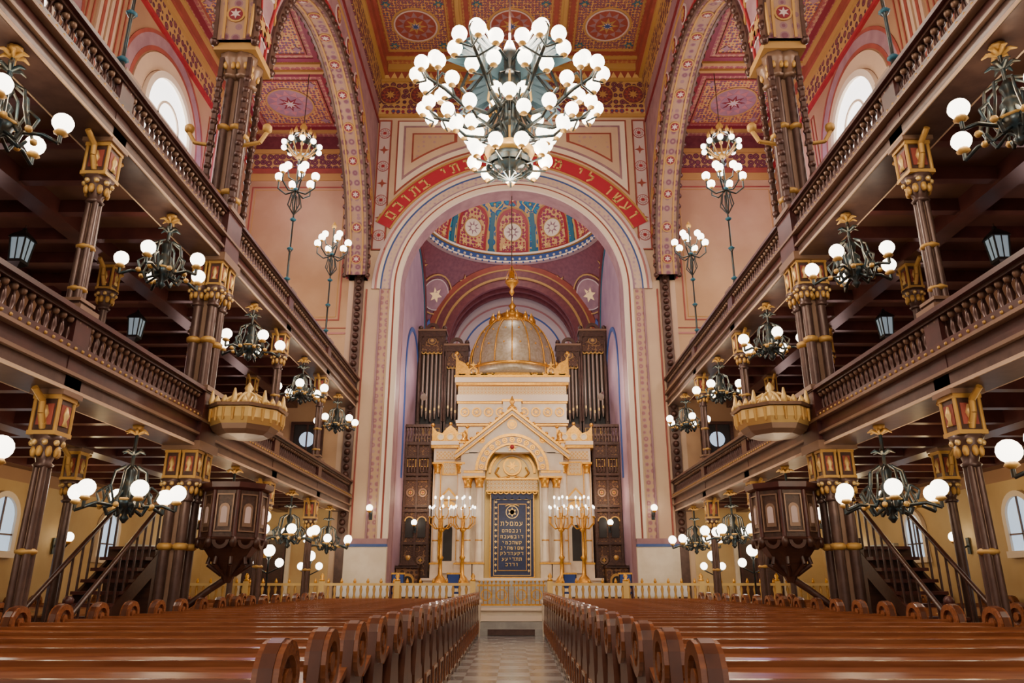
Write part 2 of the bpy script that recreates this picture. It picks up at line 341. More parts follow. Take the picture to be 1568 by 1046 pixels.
def glyph(b,key,F,w,m,d0,d1):
    for st in GL[key]:
        for (x0,y0),(x1,y1) in zip(st[:-1],st[1:]):
            L=sqrt((x1-x0)**2+(y1-y0)**2) or 1; nx,ny=-(y1-y0)/L*w,(x1-x0)/L*w; ex,ey=(x1-x0)/L*w*.6,(y1-y0)/L*w*.6
            pl=[(x0-ex+nx,y0-ey+ny),(x1+ex+nx,y1+ey+ny),(x1+ex-nx,y1+ey-ny),(x0-ex-nx,y0-ey-ny)]
            b.prism(lambda a,c,d:F(a,c,d),pl,d0,d1,m)
b=MB()
txt=['v','a','sh','v','','l','y','','m','q','d','sh','','v','sh','k','n','t','y','','b','t','v','k','M']
n=len(txt)
for i,ch in enumerate(txt):
    if not ch: continue
    t=radians(33+(147-33)*i/(n-1)); cx,cz=6.3*cos(t),CZ+6.3*sin(t); ux,uz=sin(t),-cos(t); vx,vz=cos(t),sin(t)
    F=lambda a,c,d,cx=cx,cz=cz,ux=ux,uz=uz,vx=vx,vz=vz:(cx+(a-.5)*.36*ux+(c-.5)*.38*vx,YW-d,cz+(a-.5)*.36*uz+(c-.5)*.38*vz)
    glyph(b,ch,F,.10,'palegold',.08,.12)
b.obj('hebrew_inscription')
# ------------------------------------------------------------ chancel interior
YD=34.8; RD=4.9; ZS=12.8+H; ZR=17.7+H
b=MB()
for q in (-1,1):
    x=q*RD
    b.add([(x,29.9,.8),(x,39.7,.8),(x,39.7,ZR),(x,29.9,ZR)],[(0,1,2,3)],'lavender')
    P=lambda a,c,d,q=q:(q*(RD-d),a,c)
    b.ring(P,YD,ZS,3.9,4.05,0,.05,'teal',0,pi); b.ring(P,YD,ZS,4.3,4.9,0,.06,'darkmaroon',0,pi)
    for y in (31,38.6): b.rect(P,y-.12,y+.12,.8,ZS,0,.06,'mauve')
    b.ring(P,YD,ZS-3,2.0,2.2,0,.05,'blue',0,pi)
    for y in (32.7,36.9): b.rect(P,y-.1,y+.1,6,ZS-3,0,.05,'blue')
b.obj('chancel_side_wall')
b=MB(); P=lambda a,c,d:(a,39.7-d,c)
b.archwall(P,0,4.0,ZS,.8,ZR,-5.2,5.2,-2.6,0,'deepred','soffit')
b.ring(P,0,ZS,4.0,4.12,0,.1,'goldtrim',0,pi); b.ring(P,0,ZS,4.12,4.5,0,.08,'darkmaroon',0,pi); b.ring(P,0,ZS,4.5,4.58,0,.12,'goldtrim',0,pi); b.ring(P,0,ZS,4.58,4.9,0,.06,'brick',0,pi)
for k in (0,-.8,-1.6): b.ring(P,0,ZS,3.6,4.0,k-.3,k-.05,'darkmaroon',0,pi)
for i in range(15):
    t=pi*(i+.5)/15
    for k in (-.45,-1.25): b.sph(P(3.9*cos(t),ZS+3.9*sin(t),k-.1),.13,'goldtrim',6,4)
b.add([(-4.1,42.3,.8),(4.1,42.3,.8),(4.1,42.3,ZR),(-4.1,42.3,ZR)],[(0,1,2,3)],'palelav')
P=lambda a,c,d:(a,42.3-d,c)
for r in (2.2,3.0,3.5): b.ring(P,0,ZS-.2,r,r+.09,0,.04,'blue' if r<3.2 else 'pinkish',0,pi)
for q in (-1,1):
    b.ring(P,q*2.6,ZS-2.6,1.2,1.28,0,.04,'blue',0,pi); b.rect(P,*sorted((q*1.2,q*1.3)),6,ZS-2.6,0,.04,'blue')
b.obj('wall_apse')
b=MB(); RS=RD*sqrt(2)
for cq in range(4):
    grid=[]; n=14
    for j in range(15):
        dz=RD*j/14; rho=sqrt(RS*RS-dz*dz); lo=acos(min(1,RD/rho)); hi=pi/2-lo
        grid.append([(rho*cos(lo+(hi-lo)*i/n+cq*pi/2),YD+rho*sin(lo+(hi-lo)*i/n+cq*pi/2),ZS+dz) for i in range(n+1)])
    vs=[p for g in grid for p in g]
    b.add(vs,[(j*15+i,j*15+i+1,j*15+i+16,j*15+i+15) for j in range(14) for i in range(14)],'darkmaroon',True)
    az0=pi/4+cq*pi/2
    def P(a,c,d):
        ph=asin(min(1,(2.7+c)/RS)); R=RS-d-.02
        return (R*cos(ph)*cos(az0+a/5.8),YD+R*cos(ph)*sin(az0+a/5.8),ZS+R*sin(ph))
    b.medal(P,0,.15,.85,.05,('mauve','palelav','deepred','palelav')); b.star(P,0,.15,.2,.42,6,.05,.12,'palegold')
    b.ring(P,0,.15,1.0,1.08,.02,.06,'goldtrim',n=24)
    b.star(P,0,-1.5,.12,.3,4,.02,.06,'blue')
    for s2 in (-1,1): b.star(P,s2*1.6,1.2,.12,.35,5,.02,.05,'goldtrim'); b.star(P,s2*.9,-.6,.1,.25,5,.02,.05,'teal')
b.obj('dome_pendentives')
b=MB(); n=48; grid=[]
for j in range(15):
    t=pi/2*j/14; grid.append([(RD*cos(t)*cos(2*pi*i/n),YD+RD*cos(t)*sin(2*pi*i/n),ZR+.7+RD*sin(t)) for i in range(n)])
grid.insert(0,[(RD*cos(2*pi*i/n),YD+RD*sin(2*pi*i/n),ZR) for i in range(n)])
vs=[p for g in grid for p in g]
b.add(vs,[(j*n+i,j*n+(i+1)%n,(j+1)*n+(i+1)%n,(j+1)*n+i) for j in range(len(grid)-1) for i in range(n)],'mosaic_blue',True)
def cring(r0,z0,r1,z1,m):
    vs=[];N=64
    for r,z in ((r0,z0),(r1,z1)): vs+=[(r*cos(2*pi*i/N),YD+r*sin(2*pi*i/N),z) for i in range(N)]
    b.add(vs,[(i,(i+1)%N,N+(i+1)%N,N+i) for i in range(N)],m,True)
cring(RD,ZR-.02,RD-.3,ZR+.0,'palelav'); cring(RD-.3,ZR,RD-.3,ZR+.1,'white_trim'); cring(RD-.3,ZR+.1,RD-.12,ZR+.12,'goldtrim')
cring(RD-.1,ZR+.12,RD-.08,ZR+.5,'blue'); cring(RD-.1,ZR+.5,RD-.25,ZR+.52,'goldtrim'); cring(RD-.25,ZR+.52,RD-.25,ZR+.65,'white_trim'); cring(RD-.25,ZR+.65,RD-.05,ZR+.7,'brick')
for i in range(72):
    t=2*pi*i/72; b.sph(((RD-.1)*cos(t),YD+(RD-.1)*sin(t),ZR+.31),.09,'white_trim',6,4); b.sph(((RD-.3)*cos(t+.04),YD+(RD-.3)*sin(t+.04),ZR-.0),.06,'blue',5,4)
for k in range(12):
    a0=2*pi*k/12+pi/2
    def P(a,c,d,a0=a0):
        el=c/RD; R=RD-d; return (R*cos(el)*cos(a0+a/RD/max(.35,cos(el))),YD+R*cos(el)*sin(a0+a/RD/max(.35,cos(el))),ZR+.7+R*sin(el))
    def wf(w,h,top):
        return lambda c: w if c<h else w*sqrt(max(0,1-((c-h)/(top-h))**2))
    b.patch(P,wf(1.02,1.6,2.85),0,2.85,.03,'goldtrim'); b.patch(P,wf(.95,1.55,2.74),0,2.74,.05,'red')
    b.patch(P,wf(.78,1.5,2.55),.15,2.55,.07,'mosaic_dome')
    b.disc(P,0,1.3,.60,.12,'goldtrim',20,d0=.05); b.disc(P,0,1.3,.53,.14,'white_trim',20,d0=.05); b.star(P,0,1.3,.18,.42,8,.05,.17,'mauve'); b.disc(P,0,1.3,.16,.19,'white_trim',10,d0=.05)
    for s2 in (-1,1): b.star(P,s2*.5,.35,.08,.2,5,.05,.12,'palegold')
    b.star(P,0,3.3,.2,.52,6,.02,.06,'red'); b.disc(P,0,3.3,.16,.09,'palegold',8)
    def P2(a,c,d,a0=a0+pi/12):
        el=c/RD; R=RD-d; return (R*cos(el)*cos(a0+a/RD/max(.35,cos(el))),YD+R*cos(el)*sin(a0+a/RD/max(.35,cos(el))),ZR+.7+R*sin(el))
    b.patch(P2,lambda c:.13,0,2.4,.05,'teal',12,2); b.star(P2,0,4.9,.12,.3,4,.02,.08,'palelav')
    for s2 in (-1,1):
        b.tube([P2(s2*.05,2.5,.05),P2(s2*.45,3.0,.05),P2(s2*.2,3.6,.05),P2(0,4.1,.05)],.04,'palegold',5)
    for c in (2.9,3.4): b.sph(P2(0,c,.06),.09,'palegold',6,4)
b.obj('chancel_dome')
# ------------------------------------------------------------ galleries
def baluster(b,x,y,z,h,m='stud'):
    b.lathe((x,y,z),[(.05,0),(.05,.06*h),(.028,.12*h),(.06,.34*h),(.03,.55*h),(.026,.7*h),(.055,.8*h),(.03,.9*h),(.05,h)],m,6)
def gallery(sg,zu,name,ynear):
    b=MB(sg); X=6.2
    zf=zu+.5; zr=zf+.18; zt=zu+1.18
    b.box(6.75,XW,ynear,YW,zu+.3,zf,'soffit')
    b.box(X+.05,6.85,ynear,YW,zu,zu+.22,'iron'); b.box(X+.03,X+.06,ynear,YW,zu+.0,zu+.05,'cream'); b.box(6.84,6.88,ynear,YW,zu,zu+.05,'cream'); b.box(X-.02,6.85,ynear,YW,zu+.22,zu+.27,'iron_lite')
    b.box(X+.06,6.8,ynear,YW,zu+.27,zf,'wood_maroon'); b.box(X-.06,6.85,ynear,YW,zf,zf+.05,'iron_lite')
    b.box(X,6.7,ynear,YW,zf+.05,zr,'wood_maroon')
    b.box(X-.05,6.45,ynear,YW,zt-.07,zt,'wood_maroon'); b.box(X+.02,6.4,ynear,YW,zt-.12,zt-.07,'wood_dark')
    y=ynear+.1
    while y<YW-.1:
        b.lathe((X+.16,y,zr),[(.05,0),(.05,.03),(.03,.06),(.058,.16),(.035,.27),(.03,.32),(.07,.38),(.05,.43)],'stud',6)
        b.sph((X+.10,y+.09,zt-.15),.06,'iron_lite',6,4)
        b.sph((X-.0,y,zf+.11),.03,'goldpaint',5,3)
        y+=.18
    y=ynear+.4
    while y<YW:
        b.box(6.85,XW,y-.09,y+.09,zu+.04,zu+.3,'wood_maroon'); y+=1.165
    b.box(8.6,9.0,ynear,YW,zu-.02,zu+.3,'wood_maroon'); b.box(11.3,XW,ynear,YW,zu,zu+.3,'wood_maroon')
    for k in range(3):
        x=8.3+k*1.1
        b.box(x,x+1.1,ynear,YW,zf,zf+.25*k+.05,'wood_dark')
        b.box(x+.1,x+.2,ynear+.5,YW-.6,zf+.25*k,zf+.25*k+.95,'wood_dark')
    b.obj(name)
for sg in (-1,1):
    gallery(sg,4.2,'lower_gallery',3.0); gallery(sg,8.3,'upper_gallery',3.0)
def capital(b,x,y,zt,w=.17,br=True):
    b.box(x-w-.07,x+w+.07,y-w-.07,y+w+.07,zt-.07,zt,'iron_lite'); b.box(x-w,x+w,y-w,y+w,zt-.62,zt-.07,'iron')
    b.box(x-w-.03,x+w+.03,y-w-.03,y+w+.03,zt-.13,zt-.07,'goldpaint'); b.box(x-w-.03,x+w+.03,y-w-.03,y+w+.03,zt-.64,zt-.58,'goldpaint')
    g=w-.06
    b.box(x-g,x+g,y-w-.012,y+w+.012,zt-.5,zt-.2,'brick'); b.box(x-w-.012,x+w+.012,y-g,y+g,zt-.5,zt-.2,'brick')
    for q in (-1,1):
        for s2 in (-1,1):
            b.cyl((x+q*w,y+s2*w,zt-.6),(x+q*w,y+s2*w,zt-.1),.028,.028,'goldpaint',6)
        b.lathe((x,y+q*(w+.01),zt-.5),[(.06,0),(.03,.08),(.06,.16),(.02,.28)],'palegold',6)
        b.lathe((x+q*(w+.01),y,zt-.5),[(.06,0),(.03,.08),(.06,.16),(.02,.28)],'palegold',6)
        if br: b.tube([(x,y+q*w,zt-.55),(x,y+q*(w+.1),zt-.35),(x,y+q*(w+.12),zt-.18),(x,y+q*(w+.34),zt-.05)],.045,'goldpaint',6)
    b.lathe((x,y,zt-1.08),[(.11,0),(.14,.04),(.10,.08),(.15,.24),(.2,.36),(.23,.44)],'iron',8,rot=pi/8)
    for i in range(8):
        t=2*pi*i/8; b.sph((x+.15*cos(t),y+.15*sin(t),zt-.86),.05,'goldpaint',6,4,(1,1,1.7)); b.sph((x+.19*cos(t+.39),y+.19*sin(t+.39),zt-.74),.045,'palegold',6,4)
def shaft(b,x,y,z0,z1,r=.07):
    b.box(x-.17,x+.17,y-.17,y+.17,z0,z0+.45,'iron'); b.box(x-.2,x+.2,y-.2,y+.2,z0+.45,z0+.5,'iron_lite')
    for q in (-1,1):
        for s2 in (-1,1): b.cyl((x+q*.055,y+s2*.055,z0+.5),(x+q*.05,y+s2*.05,z1),r*.8,r*.65,'iron',8)
    b.cyl((x,y,z0+.5),(x,y,z1),.065,.065,'iron_lite',8)
    for f in (.3,.62): b.lathe((x,y,z0+(z1-z0)*f),[(.10,0),(.14,.03),(.14,.06),(.10,.09)],'goldpaint',8)
b=MB()
shaft(b,0,0,0,3.15); capital(b,0,0,4.2); b.box(-.2,.2,-.2,.2,4.2,5.5,'wood_maroon'); b.box(-.25,.25,-.25,.25,5.4,5.48,'iron_lite'); b.sph((0,0,5.55),.12,'goldpaint',8,5)
shaft(b,0,0,5.1,7.25); capital(b,0,0,8.3); b.box(-.2,.2,-.2,.2,8.3,9.55,'wood_maroon'); b.box(-.25,.25,-.25,.25,9.5,9.6,'iron_lite')
me=b.mesh('gallery_post')
for sg in (-1,1):
    for y in (5.7,10.3,19.7,24.3): put('gallery_post',me,(sg*6.45,y,0))
b=MB()
b.cyl((0,0,0),(0,0,3.2),.1,.09,'iron',8); b.box(-.18,.18,-.18,.18,0,.4,'iron'); capital(b,0,0,4.2,.14)
b.cyl((0,0,4.7),(0,0,7.3),.1,.08,'iron',8); capital(b,0,0,8.3,.14)
me=b.mesh('inner_gallery_post')
for sg in (-1,1):
    for y in (10.3,15,19.7,24.3): put('inner_gallery_post',me,(sg*8.8,y,0))
b=MB()
for q in (-1,1):
    for s2 in (-1,1):
        x,y=q*.15,s2*.2
        b.cyl((x,y,.9),(x,y,13.2),.105,.095,'iron',10)
        b.box(x-.17,x+.17,y-.19,y+.19,0,.8,'iron'); b.box(x-.19,x+.19,y-.21,y+.21,.8,.9,'iron_lite')
        for z in (2.2,6.4,9.9,11.6): b.lathe((x,y,z),[(.105,0),(.155,.04),(.155,.1),(.105,.14)],'goldpaint',8)
        b.lathe((x,y,13.0),[(.13,0),(.2,.06),(.14,.12),(.24,.45),(.3,.6)],'iron_lite',8)
        for i in range(6): b.sph((x+.18*cos(i*pi/3),y+.18*sin(i*pi/3),13.3),.06,'goldpaint',6,4,(1,1,1.8))
b.box(-.12,.12,-.18,.18,.5,13.3,'iron_lite')
b.box(-.5,.5,-.55,.55,13.6,13.8,'goldtrim')
for zt in (4.2,8.3):
    b.box(-.38,.38,-.46,.46,zt-.08,zt+.1,'iron_lite')
    for y in (-.22,.22):
        for x in (-.17,.17): capital(b,x,y,zt,.13,False)
    b.box(-.33,.33,-.4,.4,zt,zt+1.22,'wood_maroon'); b.box(-.38,.38,-.45,.45,zt+1.14,zt+1.24,'iron_lite')
z=9.7
while z<13.0:
    for q in (-1,1):
        b.sph((-.33,q*.36,z),.1,'stud',6,4); b.sph((.33,q*.36,z),.1,'stud',6,4)
    z+=.29
for q in (-1,1):
    for s2 in (-1,1): b.box(q*.33-.05,q*.33+.05,s2*.36-.05,s2*.36+.05,9.5,13.5,'iron')
    b.tube([(q*.3,-.2,11.2),(q*.75,-.25,11.25),(q*.9,-.28,11.5)],.05,'goldpaint',6); b.sph((q*.9,-.28,11.6),.12,'goldpaint',8,5)
me=b.mesh('clustered_pillar')
for sg in (-1,1):
    for y in (1.0,15.0): put('clustered_pillar',me,(sg*6.5,y,0))
# ------------------------------------------------------------ windows & doors
def archpoly(w,z0,zs,n=12): return [(-w,z0),(w,z0)]+[(w*cos(pi*i/n),zs+w*sin(pi*i/n)) for i in range(n+1)]
k=1
for sg in (-1,1):
    for yc in (5.4,13.4,21.4):
        b=MB(sg); P=lambda a,c,d,yc=yc:(XW-d,yc+a,c)
        b.prism(P,archpoly(1.5,11.6,16.3),.06,.10,'pane'); b.ring(P,0,16.3,1.5,1.72,.05,.2,'white_trim',0,pi)
        for q in (-1,1): b.rect(P,*sorted((q*1.5,q*1.72)),11.5,16.3,.05,.2,'white_trim')
        b.rect(P,-1.8,1.8,11.4,11.6,.05,.3,'white_trim')
        for a in (-.75,0,.75): b.rect(P,a-.04,a+.04,11.6,16.3,.1,.14,'white_trim')
        for c in (12.7,13.9,15.1,16.3): b.rect(P,-1.5,1.5,c-.04,c+.04,.1,.14,'white_trim')
        b.ring(P,0,16.3,.7,.78,.1,.14,'white_trim',0,pi)
        b.obj('window_%d'%k); k+=1
    for yc in (12.6,17.3,22.0,26.6):
        b=MB(sg); P=lambda a,c,d,yc=yc:(XW-d,yc+a,c)
        b.prism(P,archpoly(.45,2.3,3.05),.02,.06,'pane_blue'); b.ring(P,0,3.05,.45,.58,.02,.12,'white_trim',0,pi,16)
        for q in (-1,1): b.rect(P,*sorted((q*.45,q*.58)),2.2,3.05,.02,.12,'white_trim')
        b.rect(P,-.6,.6,2.15,2.3,.02,.16,'white_trim'); b.rect(P,-.02,.02,2.3,3.5,.06,.09,'iron')
        b.rect(P,-.45,.45,2.65,2.69,.06,.09,'iron')
        b.obj('window_%d'%k); k+=1
k=1
for sg in (-1,1):
    for yc in (15.0,24.0):
        b=MB(sg); P=lambda a,c,d,yc=yc:(XW-d,yc+a,c)
        b.frame(P,-.85,.85,0,2.75,.16,.0,.14,'marble_grey')
        for q in (-1,1):
            b.rect(P,*sorted((q*.02,q*.69)),.02,2.6,.03,.08,'teal')
            b.frame(P,*sorted((q*.1,q*.6)),.2,1.1,.05,.08,.11,'wood_dark'); b.rect(P,*sorted((q*.12,q*.58)),1.3,2.4,.08,.09,'pane_blue')
        b.obj('door_%d'%k); k+=1
    b=MB(sg); P=lambda a,c,d:(9.3+a,YW-d,c)
    b.frame(P,-.95,.95,.8,3.5,.15,.0,.12,'marble'); b.rect(P,-.8,.8,.8,3.35,.02,.05,'wood_dark')
    for q in (-1,1):
        b.frame(P,*sorted((q*.06,q*.74)),.95,3.2,.07,.05,.09,'wood_maroon'); b.sph((9.3+q*.1,YW-.12,2.0),.05,'gold',8,5)
    b.rect(P,-.3,.3,2.5,2.95,.09,.11,'goldpaint')
    b.obj('door_%d'%k); k+=1
    b=MB(sg); P=lambda a,c,d:(8.1+a,YW-d,c)
    b.rect(P,-.55,.55,5.3,7.6,.02,.05,'black'); b.frame(P,-.65,.65,5.2,7.7,.12,.02,.12,'wood_dark')
    b.disc(P,0,7.0,.3,.08,'pane_blue',16,d0=.05); b.rect(P,-.03,.03,5.3,7.6,.05,.1,'wood_dark'); b.rect(P,-.5,.5,6.4,6.46,.05,.1,'wood_dark')
    b.obj('window_%d'%(20+(sg>0)))
# ------------------------------------------------------------ pews
def pew(L,name):
    b=MB()
    b.box(.05,L-.05,-.0,.38,.42,.47,'wood_pew'); b.box(.05,L-.05,-.08,-.03,.1,1.02,'wood_pew_dark')
    b.add([(.03,-.50,.95),(L-.03,-.50,.95),(L-.03,-.0,1.11),(.03,-.0,1.11),(.03,-.50,.91),(L-.03,-.50,.91),(L-.03,0,1.05),(.03,0,1.05)],
          [(0,1,2,3),(4,7,6,5),(0,4,5,1),(2,6,7,3),(0,3,7,4),(1,5,6,2)],'wood_pew')
    b.box(.05,L-.05,-.46,-.42,.55,.93,'wood_pew_dark'); b.box(.05,L-.05,-.44,-.05,.55,.58,'wood_pew')
    b.box(.03,L-.03,0,.05,1.04,1.145,'wood_pew')
    x=.4
    while x<L-.2:
        b.box(x-.035,x+.035,-.44,-.38,.975,.997,'palegold'); x+=.62
    for x0 in (0,L-.07):
        P=lambda a,c,d,x0=x0:(x0+d,a,c)
        poly=[(-.34,0),(.38,0),(.38,.5),(.34,.62),(.22,.68),(.17,.85),(.2,1.08)]
        poly+=[( .0+.2*cos(t),1.14+.2*sin(t)) for t in [radians(q) for q in range(-10,200,21)]]
        poly+=[(-.24,.95),(-.34,.6)]
        b.prism(P,poly,0,.07,'wood_pew_dark')
        for s2,base in ((-1,0),(1,.07)):
            b.ring(P,0,1.14,.12,.19,base,base+s2*.03,'wood_pew',n=16); b.disc(P,0,1.14,.06,base+s2*.03,'wood_pew',10,d0=base)
            b.frame(P,-.22,.28,.1,.5,.05,base,base+s2*.02,'wood_pew')
    return b.mesh(name)
mA=pew(4.95,'pew'); mB=pew(4.1,'pew_short')
y=4.0
while y<24.6:
    put('pew',mA,(-5.98,y,0)); put('pew',mA,(1.03,y,0))
    bad=12.2<y<16.3 or any(abs(y-q)<.5 for q in (10.3,19.7,24.3))
    if y>6 and y<23.5 and not bad:
        for x in (-11.5,7.4):
            put('pew',mB,(x,y,0))
    y+=.93
# ------------------------------------------------------------ sanctuary railing
def railing(x0,x1,name):
    b=MB(); n=max(2,int((x1-x0)/.22))
    for i in range(n+1):
        x=x0+(x1-x0)*i/n
        b.lathe((x,26.25,.9),[(.05,0),(.03,.06),(.06,.2),(.03,.35),(.055,.5),(.025,.62)],'goldpaint',6)
        if i%2==0: b.lathe((x,26.25,1.6),[(.04,0),(.055,.05),(.01,.16)],'gold',6)
    b.box(x0,x1,26.17,26.33,.82,.9,'marble'); b.box(x0,x1,26.18,26.32,1.52,1.6,'palegold')
    k=max(1,round((x1-x0)/2.4))
    for i in range(k+1):
        x=x0+(x1-x0)*i/k; b.box(x-.09,x+.09,26.16,26.34,.82,1.66,'palegold'); b.lathe((x,26.25,1.66),[(.09,0),(.1,.05),(.04,.08),(.08,.16),(.02,.26)],'gold',8)
    b.obj(name)
railing(-11.5,-1.3,'sanctuary_railing'); railing(1.3,11.5,'sanctuary_railing')
b=MB()
for q in (-1,1):
    a0,a1=sorted((q*.03,q*1.15)); b.box(a0,a1,26.2,26.26,.88,.94,'gold'); b.box(a0,a1,26.2,26.26,1.5,1.56,'gold')
    for i in range(8):
        x=a0+(a1-a0)*(i+.5)/8; b.cyl((x,26.23,.92),(x,26.23,1.62),.018,.018,'gold',6); b.sph((x,26.23,1.65),.04,'gold',6,4)
    for x in (a0+.3,a1-.3):
        b.ring(lambda a,c,d:(a,26.2-d,c),x,1.22,.15,.19,0,.03,'gold',n=16)
b.obj('gilded_gate')
b=MB()
b.box(-.9,.9,-.35,.35,.74,.78,'wood_dark'); b.box(-.93,.93,-.38,.38,.78,.80,'cloth_white'); b.box(-.93,.93,-.385,-.37,.35,.8,'cloth_white')
for x in (-.8,.8):
    for y in (-.3,.3): b.box(x-.04,x+.04,y-.04,y+.04,0,.74,'wood_dark')
me=b.mesh('cloth_covered_table')
for x in (-5.2,-3.0,3.0,5.2): put('cloth_covered_table',me,(x,27.6,.8))
b=MB()
for x in (-.22,.22):
    for y in (-.2,.2): b.box(x-.02,x+.02,y-.02,y+.02,0,.45 if y>0 else 1.15,'wood_dark')
b.box(-.24,.24,-.22,.24,.43,.5,'cloth_blue'); b.box(-.22,.22,-.22,-.18,.62,1.1,'cloth_blue'); b.box(-.25,.25,-.23,-.17,1.1,1.16,'gold')
me=b.mesh('upholstered_chair')
for x in (-4.1,-2.1,2.1,4.1): put('upholstered_chair',me,(x,28.2,.8))
# ------------------------------------------------------------ ark
b=MB(); YA=33.0
A=lambda a,c,d:(a,YA-d,c+H)
def bb(x0,x1,y0,y1,c0,c1,m): b.box(x0,x1,y0,y1,c0+H,c1+H,m)
bb(-3.7,3.7,32.2,36,-.8,.1,'marble'); bb(-3.8,3.8,32.1,36,.1,.2,'white_trim')
for i in range(5): bb(-1.3,1.3,30.7+.3*i,32.3,-.8,-.62+.18*i,'marble_grey')
for q in (-1,1):
    def X(a0,a1): return sorted((q*a0,q*a1))
    a0,a1=X(2.0,3.5); bb(a0,a1,YA,35.5,.2,5.75,'marble')
    a0,a1=X(1.95,3.62); bb(a0,a1,YA-.12,35.5,5.75,5.88,'gold'); bb(a0,a1,YA-.18,35.5,5.88,6.05,'white_trim')
    b.rect(A,*X(2.1,3.4),5.25,5.6,0,.05,'carved_gold'); b.frame(A,*X(2.45,3.1),4.55,5.15,.06,0,.05,'gold'); b.rect(A,*X(2.5,3.05),4.6,5.1,0,.03,'carved_gold')
    b.frame(A,*X(2.08,2.42),1.0,5.1,.04,0,.03,'gold'); b.frame(A,*X(3.14,3.46),1.0,5.1,.04,0,.03,'gold')
    b.prism(A,[(q*3.6,6.05),(q*3.6,6.75),(q*3.4,6.5),(q*3.15,6.42),(q*3.0,6.6),(q*2.78,6.8),(q*2.55,6.6),(q*2.4,6.42),(q*2.15,6.5),(q*2.0,6.65),(q*2.0,6.05)],0,.06,'gold')
    for cc in (2.35,2.78,3.21):
        b.disc(A,q*cc,6.25,.11,.08,'marble',12); b.ring(A,q*cc,6.25,.11,.16,.0,.1,'palegold',n=12)
    b.sph(A(q*3.58,6.8,.03),.09,'gold',8,5); b.sph(A(q*2.02,6.72,.03),.09,'gold',8,5); b.sph(A(q*2.78,6.86,.03),.08,'gold',8,5)
    b.prism(A,[(q*2.78+x,c) for x,c in archpoly(.42,.4,3.0)],0,.10,'gold'); b.prism(A,[(q*2.78+x,c) for x,c in archpoly(.34,.4,2.9)],0,.14,'marble')
    b.prism(A,[(q*2.78+x,c) for x,c in archpoly(.2,.9,2.2)],0,.16,'black')
    b.prism(A,[(q*2.78-.5,3.45),(q*2.78+.5,3.45),(q*2.78,4.0)],0,.16,'gold'); b.prism(A,[(q*2.78-.35,3.5),(q*2.78+.35,3.5),(q*2.78,3.88)],0,.18,'marble')
    b.ring(A,q*2.78,2.95,.22,.28,.14,.17,'gold',0,pi,12)
    for xx,dd,r,h in ((3.3,.25,.12,4.6),(2.28,.25,.12,4.6),(1.92,.52,.15,3.95),(1.42,.58,.15,3.95)):
        x=q*xx; y=YA-dd
        b.box(x-r*1.5,x+r*1.5,y-r*1.5,y+r*1.5,.2+H,.75+H,'marble'); b.box(x-r*1.7,x+r*1.7,y-r*1.7,y+r*1.7,.75+H,.82+H,'gold')
        b.lathe((x,y,.82+H),[(r*1.2,0),(r*1.25,.08),(r,.12),(r*.98,(h-.82)*.5),(r*.88,h-.82)],'marble',12)
        b.lathe((x,y,h+H-.02),[(r,0),(r*1.2,.05),(r,.1),(r*1.3,.28),(r*1.7,.4)],'gold',10)
        b.box(x-r*1.7,x+r*1.7,y-r*1.7,y+r*1.7,h+H+.38,h+H+.46,'gold')
        b.lathe((x,y,1.7+H),[(r,0),(r*1.12,.03),(r,.06)],'gold',10)
    a0,a1=X(1.7,2.25); bb(a0,a1,YA-.38,35.5,.2,5.45,'marble')
    a0,a1=X(1.2,1.75); bb(a0,a1,YA-.32,35.5,.2,4.7,'marble')
    a0,a1=X(1.25,2.1); bb(a0,a1,YA-.75,YA-.3,4.38,4.55,'white_trim'); bb(a0,a1,YA-.78,YA-.3,4.55,4.64,'gold')
    b.frame(lambda a,c,d:A(a,c,d+.38),*X(1.8,2.15),4.7,5.35,.04,0,.03,'gold')
    x=q*2.12; b.box(x-.2,x+.2,YA-.5,YA,5.45+H,5.9+H,'marble'); b.box(x-.24,x+.24,YA-.54,YA,5.9+H,5.97+H,'gold'); b.lathe((x,YA-.27,5.97+H),[(.18,0),(.2,.1),(.08,.2),(.14,.32),(.02,.55)],'gold',8)
b.archwall(lambda a,c,d:A(a,c,d),0,1.2,4.7,4.7,5.5,-2.25,2.25,0,.42,'marble','palegold',n=24)
B=lambda a,c,d:A(a,c,d+.42)
b.prism(B,[(-2.4,5.45),(-1.56,5.45)]+[(-1.56*cos(pi*i/20),4.7+1.56*sin(pi*i/20)) for i in range(4,17)]+[(1.56,5.45),(2.4,5.45),(0,7.4)],-2,.0,'marble')
b.ring(B,0,4.7,1.5,1.62,-.1,.10,'gold',0,pi,32); b.ring(B,0,4.7,1.2,1.5,-.1,.05,'white_trim',0,pi,32); b.ring(B,0,4.7,1.12,1.2,-.3,.1,'gold',0,pi,32)
for i in range(13):
    t=pi*(i+.5)/13; b.ring(B,1.35*cos(t),4.7+1.35*sin(t),.07,.12,.05,.09,'gold',n=12); b.disc(B,1.35*cos(t),4.7+1.35*sin(t),.05,.09,'gold',8,d0=.05)
for q in (-1,1):
    for o,w,m,d in ((0,.12,'gold',.22),(.14,.12,'white_trim',.16),(.28,.07,'gold',.2)):
        b.prism(B,[(q*2.5,5.5-o),(0,7.5-o),(0,7.5-o-w),(q*2.5,5.5-o-w)],-.1,d,m)
    for i in range(9):
        f=(i+.5)/9; b.sph(B(q*2.5*(1-f),5.55+2.0*f,.1),.08,'gold',6,4)
    b.medal(B,q*1.35,6.05,.15,0,('gold','gold','red','gold'))
b.medal(B,0,6.75,.22,0,('gold','gold','marble','gold'))
b.lathe(B(0,7.45,0),[(.12,0),(.16,.1),(.06,.2),(.12,.32),(.02,.6)],'gold',8)
b.rect(A,-1.2,1.2,.2,6.0,-.5,-.45,'palegold')
C=lambda a,c,d:A(a,c,d-.44)
